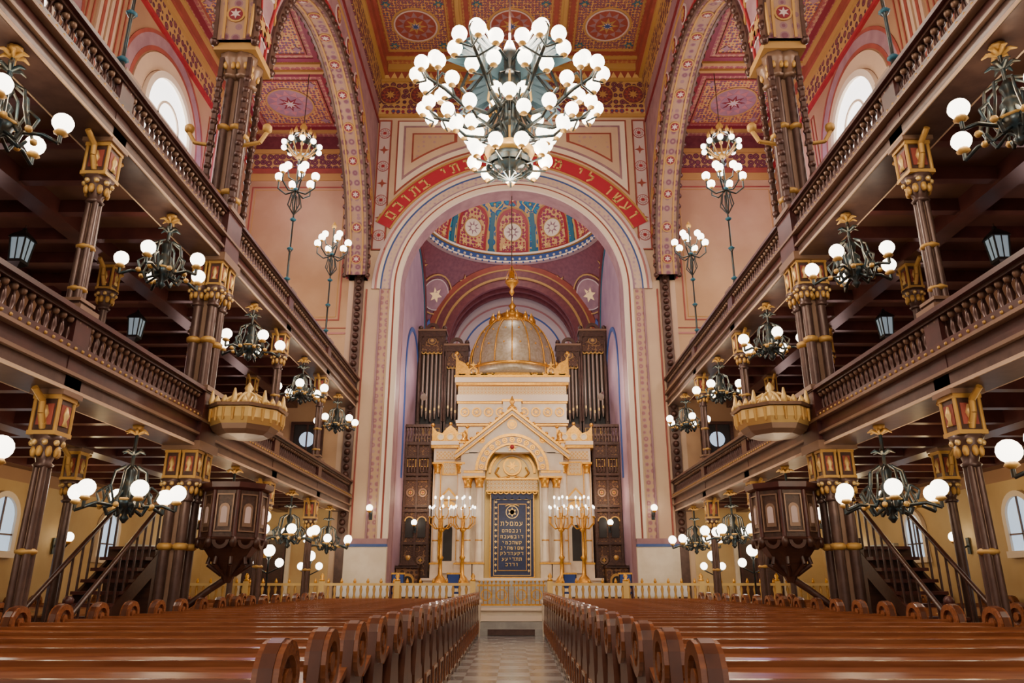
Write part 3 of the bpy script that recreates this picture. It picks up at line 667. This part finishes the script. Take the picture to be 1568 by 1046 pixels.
b.ring(C,0,4.7,.95,1.05,0,.12,'gold',0,pi,24); b.disc(C,0,5.0,.42,.10,'gold',24); b.disc(C,0,5.0,.34,.14,'palegold',24); b.star(C,0,5.0,.1,.28,6,.14,.18,'gold')
b.ring(C,0,4.7,.75,.8,0,.06,'marble',0,pi,24); b.sph(B(0,5.72,.12),.1,'red',10,6); b.star(B,0,5.72,.1,.24,8,0,.06,'gold')
for q in (-1,1): b.tube([C(q*.1,4.55,.1),C(q*.5,4.45,.1),C(q*.75,4.7,.1),C(q*.6,4.95,.1)],.04,'gold',6)
bb(-1.12,1.12,YA-.2,YA+.4,3.85,4.35,'carved_gold'); bb(-1.15,1.15,YA-.28,YA+.4,4.32,4.4,'gold'); bb(-1.15,1.15,YA-.24,YA+.4,3.8,3.87,'gold')
for i in range(9): b.ring(A,-1.0+.25*i,3.82,.07,.12,.1,.16,'gold',pi,2*pi,8)
for i in range(6): b.prism(A,[(-.93+.31*i,3.75)]+[(-.775+.31*i+.155*cos(pi+pi*k/6),3.6+.12*sin(pi+pi*k/6)) for k in range(7)]+[(-.62+.31*i,3.75)],-.02,.06,'darkblue')
b.rect(A,-.97,.97,.2,3.78,-.3,-.04,'darkblue'); b.frame(A,-.97,.97,.2,3.78,.05,-.1,.02,'gold')
b.frame(A,-.80,.80,.3,3.5,.02,-.05,.0,'palegold')
b.frame(A,-.62,.62,.5,3.3,.02,-.05,.0,'gold')
for q in (-1,1):
    for i in range(13): b.star(A,q*.71,.5+.24*i,.03,.07,4,-.05,.01,'palegold')
for rt in (0,pi): 
    b.prism(A,[(.2*cos(rt+pi/2+2*pi*i/3),2.95+.2*sin(rt+pi/2+2*pi*i/3)) for i in range(3)],-.05,.012,'palegold')
b.ring(A,0,2.95,.25,.28,-.05,.01,'palegold',n=20); b.tube([A(-.3,3.2,0),A(-.15,3.26,0),A(0,3.22,0),A(.15,3.26,0),A(.3,3.2,0)],.02,'palegold',5)
keys=list(GL)
random.seed(5)
for r,(c,nn) in enumerate(((2.38,5),(2.1,6),(1.85,7),(1.6,6),(1.38,7),(1.15,7),(.92,6),(.7,4))):
    for i in range(nn):
        sz=.11 if r else .15
        x0=(i-nn/2)*sz*1.35
        glyph(b,random.choice(keys),lambda a,cc,d,x0=x0,c=c,sz=sz:A(x0+a*sz,c+cc*sz,d),.08,'palegold',-.05,.01)
bb(-2.5,2.5,33.7,36.2,5.5,9.1,'marble')
U=lambda a,c,d:(a,33.7-d,c+H)
for c0,c1,d,m in ((6.9,7.0,.12,'gold'),(7.0,7.15,.2,'white_trim'),(7.15,7.95,.04,'marble'),(7.95,8.05,.12,'gold'),(8.05,8.35,.18,'white_trim'),(8.35,8.8,.06,'carved_gold'),(8.8,8.92,.25,'gold'),(8.92,9.15,.35,'white_trim'),(9.15,9.24,.4,'gold')):
    b.rect(U,-2.5-d*.5,2.5+d*.5,c0,c1,-1,d,m)
for i in range(9):
    x=-2.2+.55*i
    if abs(x)<.4: continue
    b.ring(U,x,7.55,.16,.22,.04,.09,'gold',n=16); b.star(U,x,7.55,.05,.14,6,.04,.08,'gold')
bb(-.42,.42,33.2,33.8,6.6,7.95,'marble'); bb(-.48,.48,33.15,33.8,7.95,8.05,'gold')
b.ring(lambda a,c,d:U(a,c,d+.5),0,7.5,.17,.25,0,.05,'gold',n=16)
b.rect(U,-2.6,2.6,9.24,9.34,.12,.25,'gold')
for i in range(10):
    x=-2.35+.522*i
    b.ring(U,x,9.46,.14,.22,.15,.25,'gold',n=14); b.disc(U,x,9.46,.07,.25,'gold',8,d0=.15)
    b.star(U,x,9.78,.06,.18,4,.15,.25,'gold')
    if i<9: b.tube([U(x+.26,9.3,.2),U(x+.26,9.75,.2)],.04,'gold',6); b.sph(U(x+.26,9.84,.2),.09,'gold',6,4)
for q in (-1,1):
    b.prism(U,[(q*2.65,9.24),(q*2.65,10.3),(q*2.5,10.0),(q*2.2,9.85),(q*2.0,9.55),(q*1.85,9.24)],.15,.24,'gold'); b.sph(U(q*2.62,10.36,.2),.1,'gold',8,5)
b.prism(U,[(-.9,9.24),(-.6,9.65),(-.35,9.75),(-.14,10.1),(0,10.45),(.14,10.1),(.35,9.75),(.6,9.65),(.9,9.24)],.15,.26,'gold'); b.disc(U,0,9.72,.16,.30,'red',12,d0=.2)
b.sph(U(0,10.5,.2),.09,'red',8,5)
for q in (-1,1): b.tube([U(q*.3,9.9,.2),U(q*.6,10.15,.2),U(q*.8,9.95,.2)],.035,'gold',5)
bb(-2.3,2.3,33.9,36.2,9.1,9.5,'marble')
prof=[(2.25,0),(2.25,.3),(2.15,.35)]+[(2.12*cos(pi/2*i/12),.5+2.75*sin(pi/2*i/12)) for i in range(12)]+[(.2,3.25)]
b.lathe((0,35.1,9.4+H),prof,'silver',32)
b.lathe((0,35.1,9.4+H),[(2.3,.3),(2.3,.42),(2.2,.45)],'gold',32)
for k in range(16):
    t=2*pi*k/16; b.tube([(2.16*cos(pi/2*i/9)*cos(t),35.1+2.16*cos(pi/2*i/9)*sin(t),9.9+H+2.8*sin(pi/2*i/9)) for i in range(9)],.035,'gold',5)
    t+=pi/16
    for i in (2,4,6): b.sph((2.14*cos(pi/2*i/9)*cos(t),35.1+2.14*cos(pi/2*i/9)*sin(t),9.9+H+2.76*sin(pi/2*i/9)),.05,'gold',6,4)
b.lathe((0,35.1,12.25+H),[(1.1,0),(1.15,.1),(.9,.2),(.6,.4),(.5,.5),(.62,.6),(.2,.7),(.12,1.0),(.2,1.1),(.05,1.3),(.03,1.6)],'gold',14)
for k in range(14):
    t=2*pi*k/14; b.lathe((1.05*cos(t),35.1+1.05*sin(t),12.3+H),[(.11,0),(.13,.22),(.02,.5)],'gold',6)
b.obj('torah_ark')
b=MB(); b.tube([(0,0,0),(0,0,5.3)],.02,'iron',5); b.lathe((0,0,-.9),[(.02,0),(.12,.15),(.06,.3),(.26,.55),(.3,.65),(.1,.75),(.14,1.0),(.03,1.2)],'gold',10)
for k in range(6):
    t=k*pi/3; b.tube([(.28*cos(t),.28*sin(t),-.3),(.2*cos(t),.2*sin(t),.1),(0,0,.5)],.015,'gold',5)
b.sph((0,0,-.15),.1,'globe',8,6)
b.obj('eternal_lamp',(0,29.5,12.6+H))
# ------------------------------------------------------------ candelabra
b=MB()
b.lathe((0,0,0),[(.4,0),(.4,.08),(.28,.14),(.2,.3),(.09,.42),(.07,1.0),(.13,1.1),(.06,1.2),(.055,2.1),(.14,2.2),(.06,2.35),(.05,2.9)],'gold',12)
for i in range(8):
    t=2*pi*i/8+.2
    for r,z in ((.5,2.75),(.28,3.15)):
        if r<.4 and i%2: continue
        b.tube([(0,0,z-.45),(r*.55*cos(t),r*.55*sin(t),z-.5),(r*cos(t),r*sin(t),z-.28),(r*cos(t),r*sin(t),z-.05)],.022,'gold',5)
        b.lathe((r*cos(t),r*sin(t),z-.06),[(.02,0),(.07,.04),(.05,.06)],'gold',6)
        b.cyl((r*cos(t),r*sin(t),z),(r*cos(t),r*sin(t),z+.32),.032,.03,'cloth_white',6); b.sph((r*cos(t),r*sin(t),z+.38),.045,'candle',6,5,(1,1,1.6))
me=b.mesh('standing_candelabrum')
for x in (-2.05,-2.95,2.05,2.95): put('standing_candelabrum',me,(x,31.7,1.5))
for x in (-2.55,2.55):
    b=MB(); b.box(x-.95,x+.95,31.3,32.08,.8,1.5,'marble'); b.obj('marble_plinth')
# ------------------------------------------------------------ choir screens + organ
for sg in (-1,1):
    b=MB(sg); P=lambda a,c,d:(a,33.6-d,c+H)
    b.box(3.64,4.88,33.6,34.2,.8,6.0+H,'carved')
    for c in (.2,1.6,3.0,3.2,4.4,4.6,5.4,6.0): b.rect(P,3.66,4.88,c,c+.12,0,.12,'wood_organ')
    for x in (3.72,4.28,4.82): b.rect(P,x-.05,x+.05,0,6.0,0,.1,'wood_organ')
    for x in (4.0,4.55):
        b.prism(P,[(x+a,c) for a,c in archpoly(.17,1.9,2.6)],0,.04,'black'); b.ring(P,x,2.6,.17,.22,0,.09,'goldpaint',0,pi,12)
        b.ring(P,x,3.85,.12,.2,0,.08,'iron_lite',n=14); b.disc(P,x,3.85,.09,.08,'goldpaint',10); b.star(P,x,3.85,.03,.08,4,0,.1,'brick')
        b.ring(P,x,.95,.10,.18,0,.08,'iron_lite',n=14); b.star(P,x,.95,.05,.12,4,0,.08,'goldpaint')
        b.frame(P,x-.2,x+.2,5.0,5.35,.03,0,.07,'goldpaint')
    for i in range(9): 
        x=3.74+.135*i
        baluster(b,x,33.55,4.75+H,.6,'iron'); baluster(b,x,33.55,6.12+H,.7,'iron')
    b.rect(P,3.66,4.88,6.82,6.95,-.2,.12,'wood_organ'); b.box(2.55,4.88,36.25,39.6,6.0,6.0+H,'wood_dark'); b.box(3.64,4.88,34.2,36.25,7.3,7.6,'wood_dark')
    b.box(3.95,4.85,32.3,33.2,.8,2.2,'carved'); b.box(3.9,4.88,32.2,33.25,2.2,2.3,'wood_organ')
    b.prism(lambda a,c,d:(a,32.3-d,c+H),[(4.35+a,c) for a,c in archpoly(.28,-.5,.1)],0,.08,'goldpaint'); b.prism(lambda a,c,d:(a,32.3-d,c+H),[(4.35+a,c) for a,c in archpoly(.2,-.5,.08)],0,.1,'black')
    b.prism(lambda a,c,d:(a,32.2-d,c+H),[(3.95,.7),(4.75,.7),(4.35,1.15)],0,.1,'wood_organ'); b.sph((4.35,32.15,1.0+H),.12,'goldpaint',8,5)
    b.obj('carved_choir_screen')
    b=MB(sg); Yo=36.6
    for x0,x1,top in ((3.55,4.78,12.5),(2.35,3.45,11.7)):
        xc=(x0+x1)/2
        b.box(x0,x1,Yo,Yo+1.2,6.05+H,7.6+H,'wood_organ'); b.box(x0,x1,Yo+.5,Yo+1.2,7.6+H,top+H,'black')
        for x in (x0,x1): b.box(x-.08,x+.08,Yo-.1,Yo+.2,6.05+H,top+H,'wood_organ'); b.cyl((x,Yo-.14,7.7+H),(x,Yo-.14,top-.6+H),.05,.05,'iron',6)
        P=lambda a,c,d:(a,Yo-d,c+H)
        nn=5
        for i in range(nn):
            x=x0+.18+(x1-x0-.36)*i/(nn-1); hb=7.75+.12*abs(i-2); ht=top-.95-.15*abs(i-2)
            b.cyl((x,Yo+.12,hb+.3+H),(x,Yo+.12,ht+H),.085,.085,'pipe',10); b.cyl((x,Yo+.12,hb+H),(x,Yo+.12,hb+.3+H),.03,.085,'pipe',10)
            b.box(x-.04,x+.04,Yo+.01,Yo+.04,hb+.42+H,hb+.56+H,'palegold')
        b.ring(P,xc,top-.75,.40,.62,-.05,.08,'wood_organ',0,pi,16)
        b.rect(P,x0-.08,x1+.08,top-.3,top,-.9,.12,'wood_organ'); b.rect(P,x0,x1,top-1.1,top-.3,-.05,.02,'carved')
        for i in range(5): b.ring(P,x0+.18+(x1-x0-.36)*i/4,top-1.1,.08,.13,-.05,.08,'goldpaint',pi,2*pi,8)
        b.rect(P,x0-.12,x1+.12,top,top+.1,-.9,.18,'iron_lite')
        for x in (x0,x1): b.sph((x,Yo,top+.22+H),.13,'iron',8,5)
        b.ring(P,xc,top+.1,.2,.36,-.05,.1,'iron',0,pi,12); b.medal(P,xc,top-.5,.22,.05,('iron_lite','goldpaint','wood_organ','goldpaint'))
        for i in range(4): b.frame(P,x0+.1+i*.27,x0+.33+i*.27,6.6,7.4,.03,0,.04,'goldpaint')
    # organ loft front with gilt arcading
    Q=lambda a,c,d:(a,36.2-d,c+H)
    b.rect(Q,2.55,4.85,6.05,6.9,-.04,.04,'wood_organ'); b.rect(Q,2.55,4.85,6.9,7.0,-.06,.08,'iron_lite')
    for i in range(8): b.frame(Q,2.6+.28*i,2.82+.28*i,6.2,6.8,.03,.04,.06,'goldpaint')
    b.cyl((4.5,35.6,9.0+H),(4.2,34.2,8.4+H),.05,.17,'pipe',10)
    b.obj('pipe_organ')
# ------------------------------------------------------------ pulpits
for sg in (-1,1):
    b=MB(sg); cx,cy=5.55,15.3
    b.lathe((cx,cy,0),[(.08,1.6),(.14,1.75),(.3,1.95),(.55,2.3),(.66,2.42),(.6,2.46)],'wood_dark',8,False,pi/8)
    b.lathe((cx,cy,0),[(.60,2.46),(.60,3.35)],'wood_organ',8,False,pi/8)
    b.lathe((cx,cy,0),[(.6,3.35),(.7,3.4),(.72,3.5),(.6,3.5)],'wood_maroon',8,False,pi/8)
    for i in range(8):
        t=2*pi*i/8
        ux,uy=-sin(t),cos(t); nx,ny=cos(t),sin(t); R=.6*cos(pi/8)
        P=lambda a,c,d,ux=ux,uy=uy,nx=nx,ny=ny:(cx+ux*a+nx*(R+d),cy+uy*a+ny*(R+d),c)
        b.frame(P,-.17,.17,2.55,3.28,.025,0,.03,'iron_lite'); b.prism(P,[(a,c) for a,c in archpoly(.1,2.65,3.0,8)],0,.02,'iron_lite'); b.prism(P,[(a,c) for a,c in archpoly(.06,2.72,2.98,8)],0,.03,'palelav')
        t2=t+pi/8; b.cyl((cx+.6*cos(t2),cy+.6*sin(t2),2.46),(cx+.6*cos(t2),cy+.6*sin(t2),3.35),.045,.045,'wood_maroon',6)
        b.tube([(cx+.58*cos(t2),cy+.58*sin(t2),2.4),(cx+.35*cos(t2),cy+.35*sin(t2),2.15),(cx+.4*cos(t2),cy+.4*sin(t2),1.95),(cx+.12*cos(t2),cy+.12*sin(t2),1.75)],.045,'wood_dark',5)
        b.sph((cx+.62*cos(t2),cy+.62*sin(t2),2.36),.08,'wood_dark',6,4,(1,1,1.5))
        b.ring(P,0,2.4,.1,.17,-.02,.05,'wood_dark',pi,2*pi,8)
    b.tube([(cx,cy,1.7),(cx+.3,cy,1.5),(cx+.8,cy-.1,1.1),(cx+.95,cy-.1,.6)],.07,'wood_dark',8)
    b.box(cx+.4,cx+1.5,cy+.05,cy+.75,2.36,2.46,'wood_dark')
    b.lathe((cx,cy,0),[(.15,4.45),(.5,4.5),(.62,4.58),(.68,4.68)],'iron_lite',8,False,pi/8)
    b.lathe((cx,cy,0),[(.68,4.68),(.76,4.76),(.8,4.8),(.8,5.0),(.76,5.02)],'palegold',8,False,pi/8)
    b.lathe((cx,cy,0),[(.84,5.02),(.86,5.08),(.3,5.12)],'iron_lite',8,False,pi/8)
    for i in range(24):
        t=2*pi*i/24; r=.76; b.cyl((cx+r*cos(t),cy+r*sin(t),4.72),(cx+r*cos(t),cy+r*sin(t),4.98),.025,.04,'goldpaint',5); b.lathe((cx+r*cos(t),cy+r*sin(t),5.07),[(.06,0),(.07,.06),(.02,.16 if i%3 else .30)],'palegold',5)
    b.lathe((cx,cy,5.1),[(.4,0),(.3,.1),(.14,.18),(.2,.28),(.06,.38),(.1,.45),(.01,.58)],'palegold',8)
    for i in range(8):
        t=2*pi*i/8; b.tube([(cx+.6*cos(t),cy+.6*sin(t),5.1),(cx+.4*cos(t),cy+.4*sin(t),5.28),(cx+.15*cos(t),cy+.15*sin(t),5.42)],.03,'palegold',5)
    b.obj('pulpit')
    b=MB(sg)
    for i in range(11):
        z=2.3-.21*i
        b.box(7.1,8.0,15.3-.27*i,15.6-.27*i,z-.06,z,'wood_maroon'); 
        for xx in (7.12,7.98): b.cyl((xx,15.45-.27*i,z),(xx,15.45-.27*i,z+.85),.022,.022,'wood_dark',6); 
    for xx in (7.12,7.98):
        b.tube([(xx,15.45,3.15),(xx,15.45-2.7,1.05)],.045,'wood_dark',6); b.prism(lambda a,c,d,xx=xx:(xx+d,a,c),[(15.7,2.3),(15.7,1.9),(12.6,0),(12.6,.25)],-.03,.03,'wood_dark')
        b.box(xx-.07,xx+.07,12.6,12.74,0,1.25,'wood_dark'); b.sph((xx,12.67,1.32),.09,'wood_maroon',8,5)
    b.box(7.1,8.05,15.4,16.0,0,2.3,'wood_dark'); b.obj('pulpit_stairs')
# ------------------------------------------------------------ chandeliers
def arm(b,t,r,z,z0,gr,up=True):
    c,s=cos(t),sin(t)
    pts=[(.08,z0),(.35*r,z0-.28),(.72*r,z0-.26),(r,z-.3),(r,z-gr*.9)]
    b.tube([(a*c,a*s,h) for a,h in pts],.028,'bronze',6)
    b.tube([(.3*r*c,.3*r*s,z0-.26),(.45*r*c,.45*r*s,z0+.05),(.62*r*c,.62*r*s,z0-.05),(.55*r*c,.55*r*s,z0-.2)],.02,'bronze',5)
    b.lathe((r*c,r*s,z-gr-.07),[(.02,0),(.09,.04),(.06,.09)],'goldpaint',8)
    b.sph((r*c,r*s,z),gr,'globe',12,8)
def chand(n,r,gr,stem,name):
    b=MB()
    b.tube([(0,0,-.2),(0,0,stem)],.03,'bronze',6)
    b.lathe((0,0,-.45),[(.02,0),(.08,.08),(.04,.14),(.16,.26),(.2,.36),(.1,.46),(.14,.6),(.06,.7),(.1,.85),(.04,.95)],'bronze',10)
    b.lathe((0,0,-.1),[(.17,0),(.24,.03),(.17,.06)],'goldpaint',10)
    for i in range(n): arm(b,2*pi*i/n+.3,r,.05,.1,gr)
    for i in range(8):
        t=2*pi*i/8; b.tube([(.1*cos(t),.1*sin(t),.5),(.26*cos(t),.26*sin(t),.4),(.3*cos(t),.3*sin(t),.15),(.4*cos(t),.4*sin(t),-.15)],.02,'bronze',5)
        b.sph((.42*cos(t),.42*sin(t),-.18),.05,'goldpaint',6,4)
        b.tube([(.1*cos(t),.1*sin(t),-.2),(.28*cos(t),.28*sin(t),-.32),(.34*cos(t),.34*sin(t),-.2)],.025,'bronze',5)
    for zz in (.7,stem-.15):
        for i in range(6):
            t=2*pi*i/6; b.tube([(0,0,zz),(.12*cos(t),.12*sin(t),zz+.06),(.2*cos(t),.2*sin(t),zz+.02)],[.03,.03,.01],'bronze' if zz<.8 else 'goldpaint',5)
    b.lathe((0,0,stem-.1),[(.03,0),(.09,.05),(.1,.1)],'goldpaint',8)
    return b.mesh(name)
cU=chand(5,.72,.13,1.05,'gallery_chandelier'); cL=chand(6,.8,.14,1.2,'aisle_chandelier')
WARM=(1,.78,.50)
for sg in (-1,1):
    for j,y in enumerate((8.0,12.65,17.35,22.0,26.65)):
        put('gallery_chandelier',cU,(sg*6.42,y,7.22),rz=j*.7+(sg>0)*.4); light('gallery_lamp',(sg*6.42,y,7.5),75,WARM,.3)
        put('aisle_chandelier',cL,(sg*6.42,y,3.0),rz=j*.9); light('aisle_lamp',(sg*6.42,y,3.35),70,(1,.72,.42),.3)
b=MB()
b.lathe((0,0,0),[(.16,0),(.12,.1),(.06,.2),(.035,.4),(.03,1.2),(.07,1.25),(.03,1.3),(.025,3.4),(.06,3.5)],'bronze',8)
for z in (.3,1.25,2.2,3.2): b.lathe((0,0,z),[(.05,0),(.1,.05),(.05,.1)],'teal',8)
for i in range(6):
    t=2*pi*i/6; c,s=cos(t),sin(t)
    b.tube([(0,0,3.2),(.3*c,.3*s,3.1),(.55*c,.55*s,3.3),(.55*c,.55*s,3.55)],.025,'bronze',5); b.sph((.55*c,.55*s,3.7),.13,'globe',10,7); b.lathe((.55*c,.55*s,3.52),[(.02,0),(.08,.04),(.05,.07)],'goldpaint',6)
    t+=.5; c,s=cos(t),sin(t)
    if i%2: b.tube([(0,0,3.5),(.25*c,.25*s,3.6),(.3*c,.3*s,3.85)],.02,'bronze',5); b.sph((.3*c,.3*s,4.0),.12,'globe',10,7)
    b.tube([(0,0,2.4),(.2*c,.2*s,2.7),(.12*c,.12*s,3.1)],.02,'bronze',5)
b.tube([(0,0,3.5),(0,0,4.3)],.03,'bronze',6); b.lathe((0,0,4.3),[(.08,0),(.1,.08),(.01,.25)],'goldpaint',6)
me=b.mesh('gallery_rail_lamp')
for sg in (-1,1):
    for y in (10.3,19.7,24.3): put('gallery_rail_lamp',me,(sg*6.45,y,9.6)); light('rail_lamp_light',(sg*6.45,y,13.95),65,(1,.84,.66),.3)
b=MB()
b.tube([(0,0,.9),(0,0,3.4)],.02,'iron',5)
b.ring(lambda a,c,d:(a,c,d),0,0,.5,.62,-.08,.08,'bronze',n=24)
for i in range(10):
    t=2*pi*i/10; c,s=cos(t),sin(t); b.sph((.68*c,.68*s,.02),.11,'globe',10,7); b.tube([(.6*c,.6*s,0),(.5*c,.5*s,.35),(.15*c,.15*s,.6),(0,0,.95)],.03,'bronze',5)
    b.tube([(.55*c,.55*s,0),(.3*c,.3*s,-.35),(0,0,-.5)],.03,'goldpaint',5); b.lathe((.45*c,.45*s,.4),[(.06,0),(.08,.1),(.01,.3)],'goldpaint',6)
b.lathe((0,0,.5),[(.1,0),(.2,.1),(.08,.25),(.15,.4),(.03,.6)],'goldpaint',8); b.lathe((0,0,-.9),[(.01,0),(.12,.15),(.05,.3),(.16,.5)],'bronze',8)
me=b.mesh('crown_chandelier')
for sg in (-1,1): put('crown_chandelier',me,(sg*8.0,24.5,17.4)); light('crown_light',(sg*8.0,24.5,17.9),130,(1,.84,.76),.3)
# main chandelier
b=MB()
b.tube([(0,0,1.2),(0,0,11)],.035,'iron',6)
b.lathe((0,0,-2.6),[(.02,0),(.15,.15),(.08,.3),(.45,.5),(.5,.6),(.2,.75),(.16,1.2),(.34,1.45),(.2,1.7),(.14,2.4),(.4,2.7),(.3,2.95),(.14,3.2),(.25,3.6),(.08,4.1)],'bronze',14)
b.lathe((0,0,-1.9),[(.5,0),(.62,.04),(.62,.1),(.5,.14)],'goldpaint',16)
GR=.185
def g(r,t,z):
    c,s=cos(t),sin(t)
    b.sph((r*c,r*s,z),GR,'globe',12,8); b.lathe((r*c,r*s,z-GR-.08),[(.02,0),(.1,.05),(.06,.1)],'goldpaint',8)
for i in range(9):
    t=2*pi*i/9+.15; g(.9,t,-2.0); c,s=cos(t),sin(t); b.tube([(.2*c,.2*s,-1.85),(.5*c,.5*s,-2.3),(.9*c,.9*s,-2.28)],.03,'bronze',5)
b.ring(lambda a,c,d:(a,c,d),0,0,.5,.58,-2.3,-2.15,'bronze',n=24)
for i in range(12):
    t=2*pi*i/12; c,s=cos(t),sin(t); b.tube([(.54*c,.54*s,-2.25),(.3*c,.3*s,-2.5),(0,0,-2.6)],.025,'bronze',5)
    b.tube([(.15*c,.15*s,.5),(.5*c,.5*s,.2),(.55*c,.55*s,-.3),(.3*c,.3*s,-.7),(.5*c,.5*s,-1.2),(.2*c,.2*s,-1.6)],.03,'bronze' if i%3 else 'goldpaint',5)
for i in range(8):
    t=2*pi*i/8+pi/8; c,s=cos(t),sin(t)
    b.tube([(.2*c,.2*s,-.4),(.6*c,.6*s,-.85),(1.2*c,1.2*s,-.8),(1.7*c,1.7*s,-.45),(2.15*c,2.15*s,-.25),(2.35*c,2.35*s,.1),(2.2*c,2.2*s,.35)],[.07,.06,.055,.05,.045,.035,.03],'bronze',6)
    b.tube([(.2*c,.2*s,.8),(.7*c,.7*s,.75),(1.1*c,1.1*s,.3),(1.3*c,1.3*s,-.3),(1.05*c,1.05*s,-.6)],.04,'bronze',5)
    b.tube([(1.5*c,1.5*s,-.5),(1.6*c,1.6*s,-.1),(1.8*c,1.8*s,0),(1.9*c,1.9*s,-.2)],.03,'bronze',5)
    for r,dt,z in ((2.4,.10,-.05),(2.4,-.10,-.05),(2.12,.25,-.1),(2.12,-.25,-.1),(2.0,0,.4),(1.65,.17,-.3),(1.65,-.17,-.3)):
        g(r,t+dt,z)
        if dt:
            b.tube([((r-.2)*c,(r-.2)*s,z-.3),(r*cos(t+dt),r*sin(t+dt),z-.25)],.025,'bronze',5)
    t+=pi/8; c,s=cos(t),sin(t)
    if i%2==0:
        nx,ny=-s,c
        for q in (-1,1):
            for k in range(6):
                b.add([(.2*c,.2*s,.9-.1*k),((1.0+.13*k)*c+q*.12*nx,(1.0+.13*k)*s+q*.12*ny,1.35-.22*k),((1.22+.14*k)*c+q*.22*nx,(1.22+.14*k)*s+q*.22*ny,1.15-.24*k),(.25*c,.25*s,.7-.12*k)],[(0,1,2,3)],'wing')
    b.tube([(.2*c,.2*s,-1.0),(.6*c,.6*s,-1.4),(1.1*c,1.1*s,-1.35),(1.35*c,1.35*s,-1.1)],[.05,.045,.04,.03],'bronze',6)
    g(1.35,t,-1.0)
    if i%2: g(1.0,t+.35,-1.15)
    else: g(.5,t,-.2)
b.obj('grand_chandelier',(0,16,12.0+H))
put('grand_chandelier',bpy.data.objects['grand_chandelier'].data,(0,2,13.6))
for y in (16,2):
    light('grand_light',(0,y,15.4),1050,(1,.84,.66),.5); light('grand_light',(0,y,10.6),1150,(1,.82,.62),.5)
b=MB(); 
b.tube([(0,0,.3),(0,0,.42)],.015,'iron',5); b.lathe((0,0,.1),[(.26,0),(.2,.08),(.05,.2),(.03,.26)],'black',4,False,pi/4); b.lathe((0,0,-.35),[(.15,0),(.2,.45)],'glass_lantern',4,False,pi/4); b.lathe((0,0,-.4),[(.05,-.08),(.18,0),(.18,.06)],'black',4,False,pi/4)
for i in range(4):
    t=pi/4+i*pi/2; b.tube([(.16*cos(t),.16*sin(t),-.36),(.21*cos(t),.21*sin(t),.1)],.018,'black',5)
    t+=pi/4; b.tube([(.11*cos(t),.11*sin(t),-.36),(.15*cos(t),.15*sin(t),.1)],.012,'black',5)
me=b.mesh('hanging_lantern')
for sg in (-1,1):
    for y in (13.1,17.7,22.3): put('hanging_lantern',me,(sg*9.5,y,7.88))
b=MB(); b.box(-.06,.06,-.03,0,-.3,.1,'bronze'); b.tube([(0,-.03,-.1),(0,-.25,-.2),(0,-.35,-.05)],.025,'bronze',6); b.lathe((0,-.35,-.06),[(.03,0),(.1,.05),(.08,.08)],'gold',8); b.sph((0,-.35,.12),.13,'globe',10,7)
me=b.mesh('wall_sconce')
for x in (-4.28,4.28): put('wall_sconce',me,(x,33.46,4.0))
for x in (-5.4,5.4): put('wall_sconce',me,(x,28.98,4.2))
for x in (-10.9,10.9): put('wall_sconce',me,(x,28.95,3.2))
for sg in (-1,1):
    for y in (14,19.5,25.5): put('wall_sconce',me,(sg*11.65,y,2.6),rz=-sg*pi/2)
b=MB(); b.lathe((0,0,0),[(.2,0),(.18,.06),(.05,.12),(.03,.5),(.025,2.2),(.07,2.26),(.06,2.3)],'bronze',8); b.sph((0,0,2.45),.16,'globe',12,8)
b.tube([(-.3,0,2.0),(0,0,1.85),(.3,0,2.0)],.02,'bronze',5); 
for q in (-1,1): b.sph((q*.3,0,2.13),.12,'globe',10,7)
me=b.mesh('globe_floor_lamp')
for sg in (-1,1):
    for x,y in ((6.6,25.3),(6.95,8.6),(6.6,21.0)): put('globe_floor_lamp',me,(sg*x,y,0))
# ------------------------------------------------------------ added fill lights, no fixtures behind them
for x in (-3.3,3.3):
    light('chancel_fill',(x,31.2,9.5),190,(1,.84,.68),.4)  # added point light to brighten the chancel, no lamp hangs here
    light('choir_fill',(x*1.25,32.4,5.2),45,(1,.72,.45),.3); light('organ_fill',(x*1.1,34.6,11.3),70,(1,.85,.75),.3)  # added point lights lifting the dark choir screens and organ
light('chancel_fill',(0,30.6,14.5),210,(1,.84,.78),.5)
light('apse_fill',(0,38.6,15.2),190,(.85,.78,1),.4); light('dome_fill',(0,34.8,19.8),420,(1,.90,.84),.5)  # added point lights brightening the apse and dome
light('ark_fill',(0,30.3,4.0),75,(1,.82,.55),.4)  # added point light to brighten the ark
for sg in (-1,1):
    for y in (12,20):
        light('aisle_fill',(sg*9.5,y,14.5),170,(1,.78,.60),.5)  # added point lights in the open aisle, no ceiling fixture
    light('aisle_fill',(sg*9.8,26,17.5),170,(.70,.52,1),.5); light('aisle_fill',(sg*9.3,26.5,12.5),90,(1,.80,.60),.5)  # violet one added to tint the aisle ceiling
    for y in (12.6,17.3,22,26.6):
        light('under_gallery_fill',(sg*10,y,3.5),36,(1,.74,.38),.3); light('upper_gallery_fill',(sg*10.2,y,7.0),22,(1,.66,.62),.3)  # added fill raising the ambient level beneath both galleries
w=bpy.data.worlds.new('world'); bpy.context.scene.world=w; w.use_nodes=True
w.node_tree.nodes['Background'].inputs[0].default_value=(1,.88,.76,1); w.node_tree.nodes['Background'].inputs[1].default_value=.8
cam=bpy.data.cameras.new('camera'); cam.sensor_width=36; cam.lens=26.0; cam.clip_end=200
o=bpy.data.objects.new('camera',cam); o.location=(.12,0,1.6); o.rotation_euler=(radians(90+18.1),0,radians(.22))
bpy.context.scene.collection.objects.link(o); bpy.context.scene.camera=o
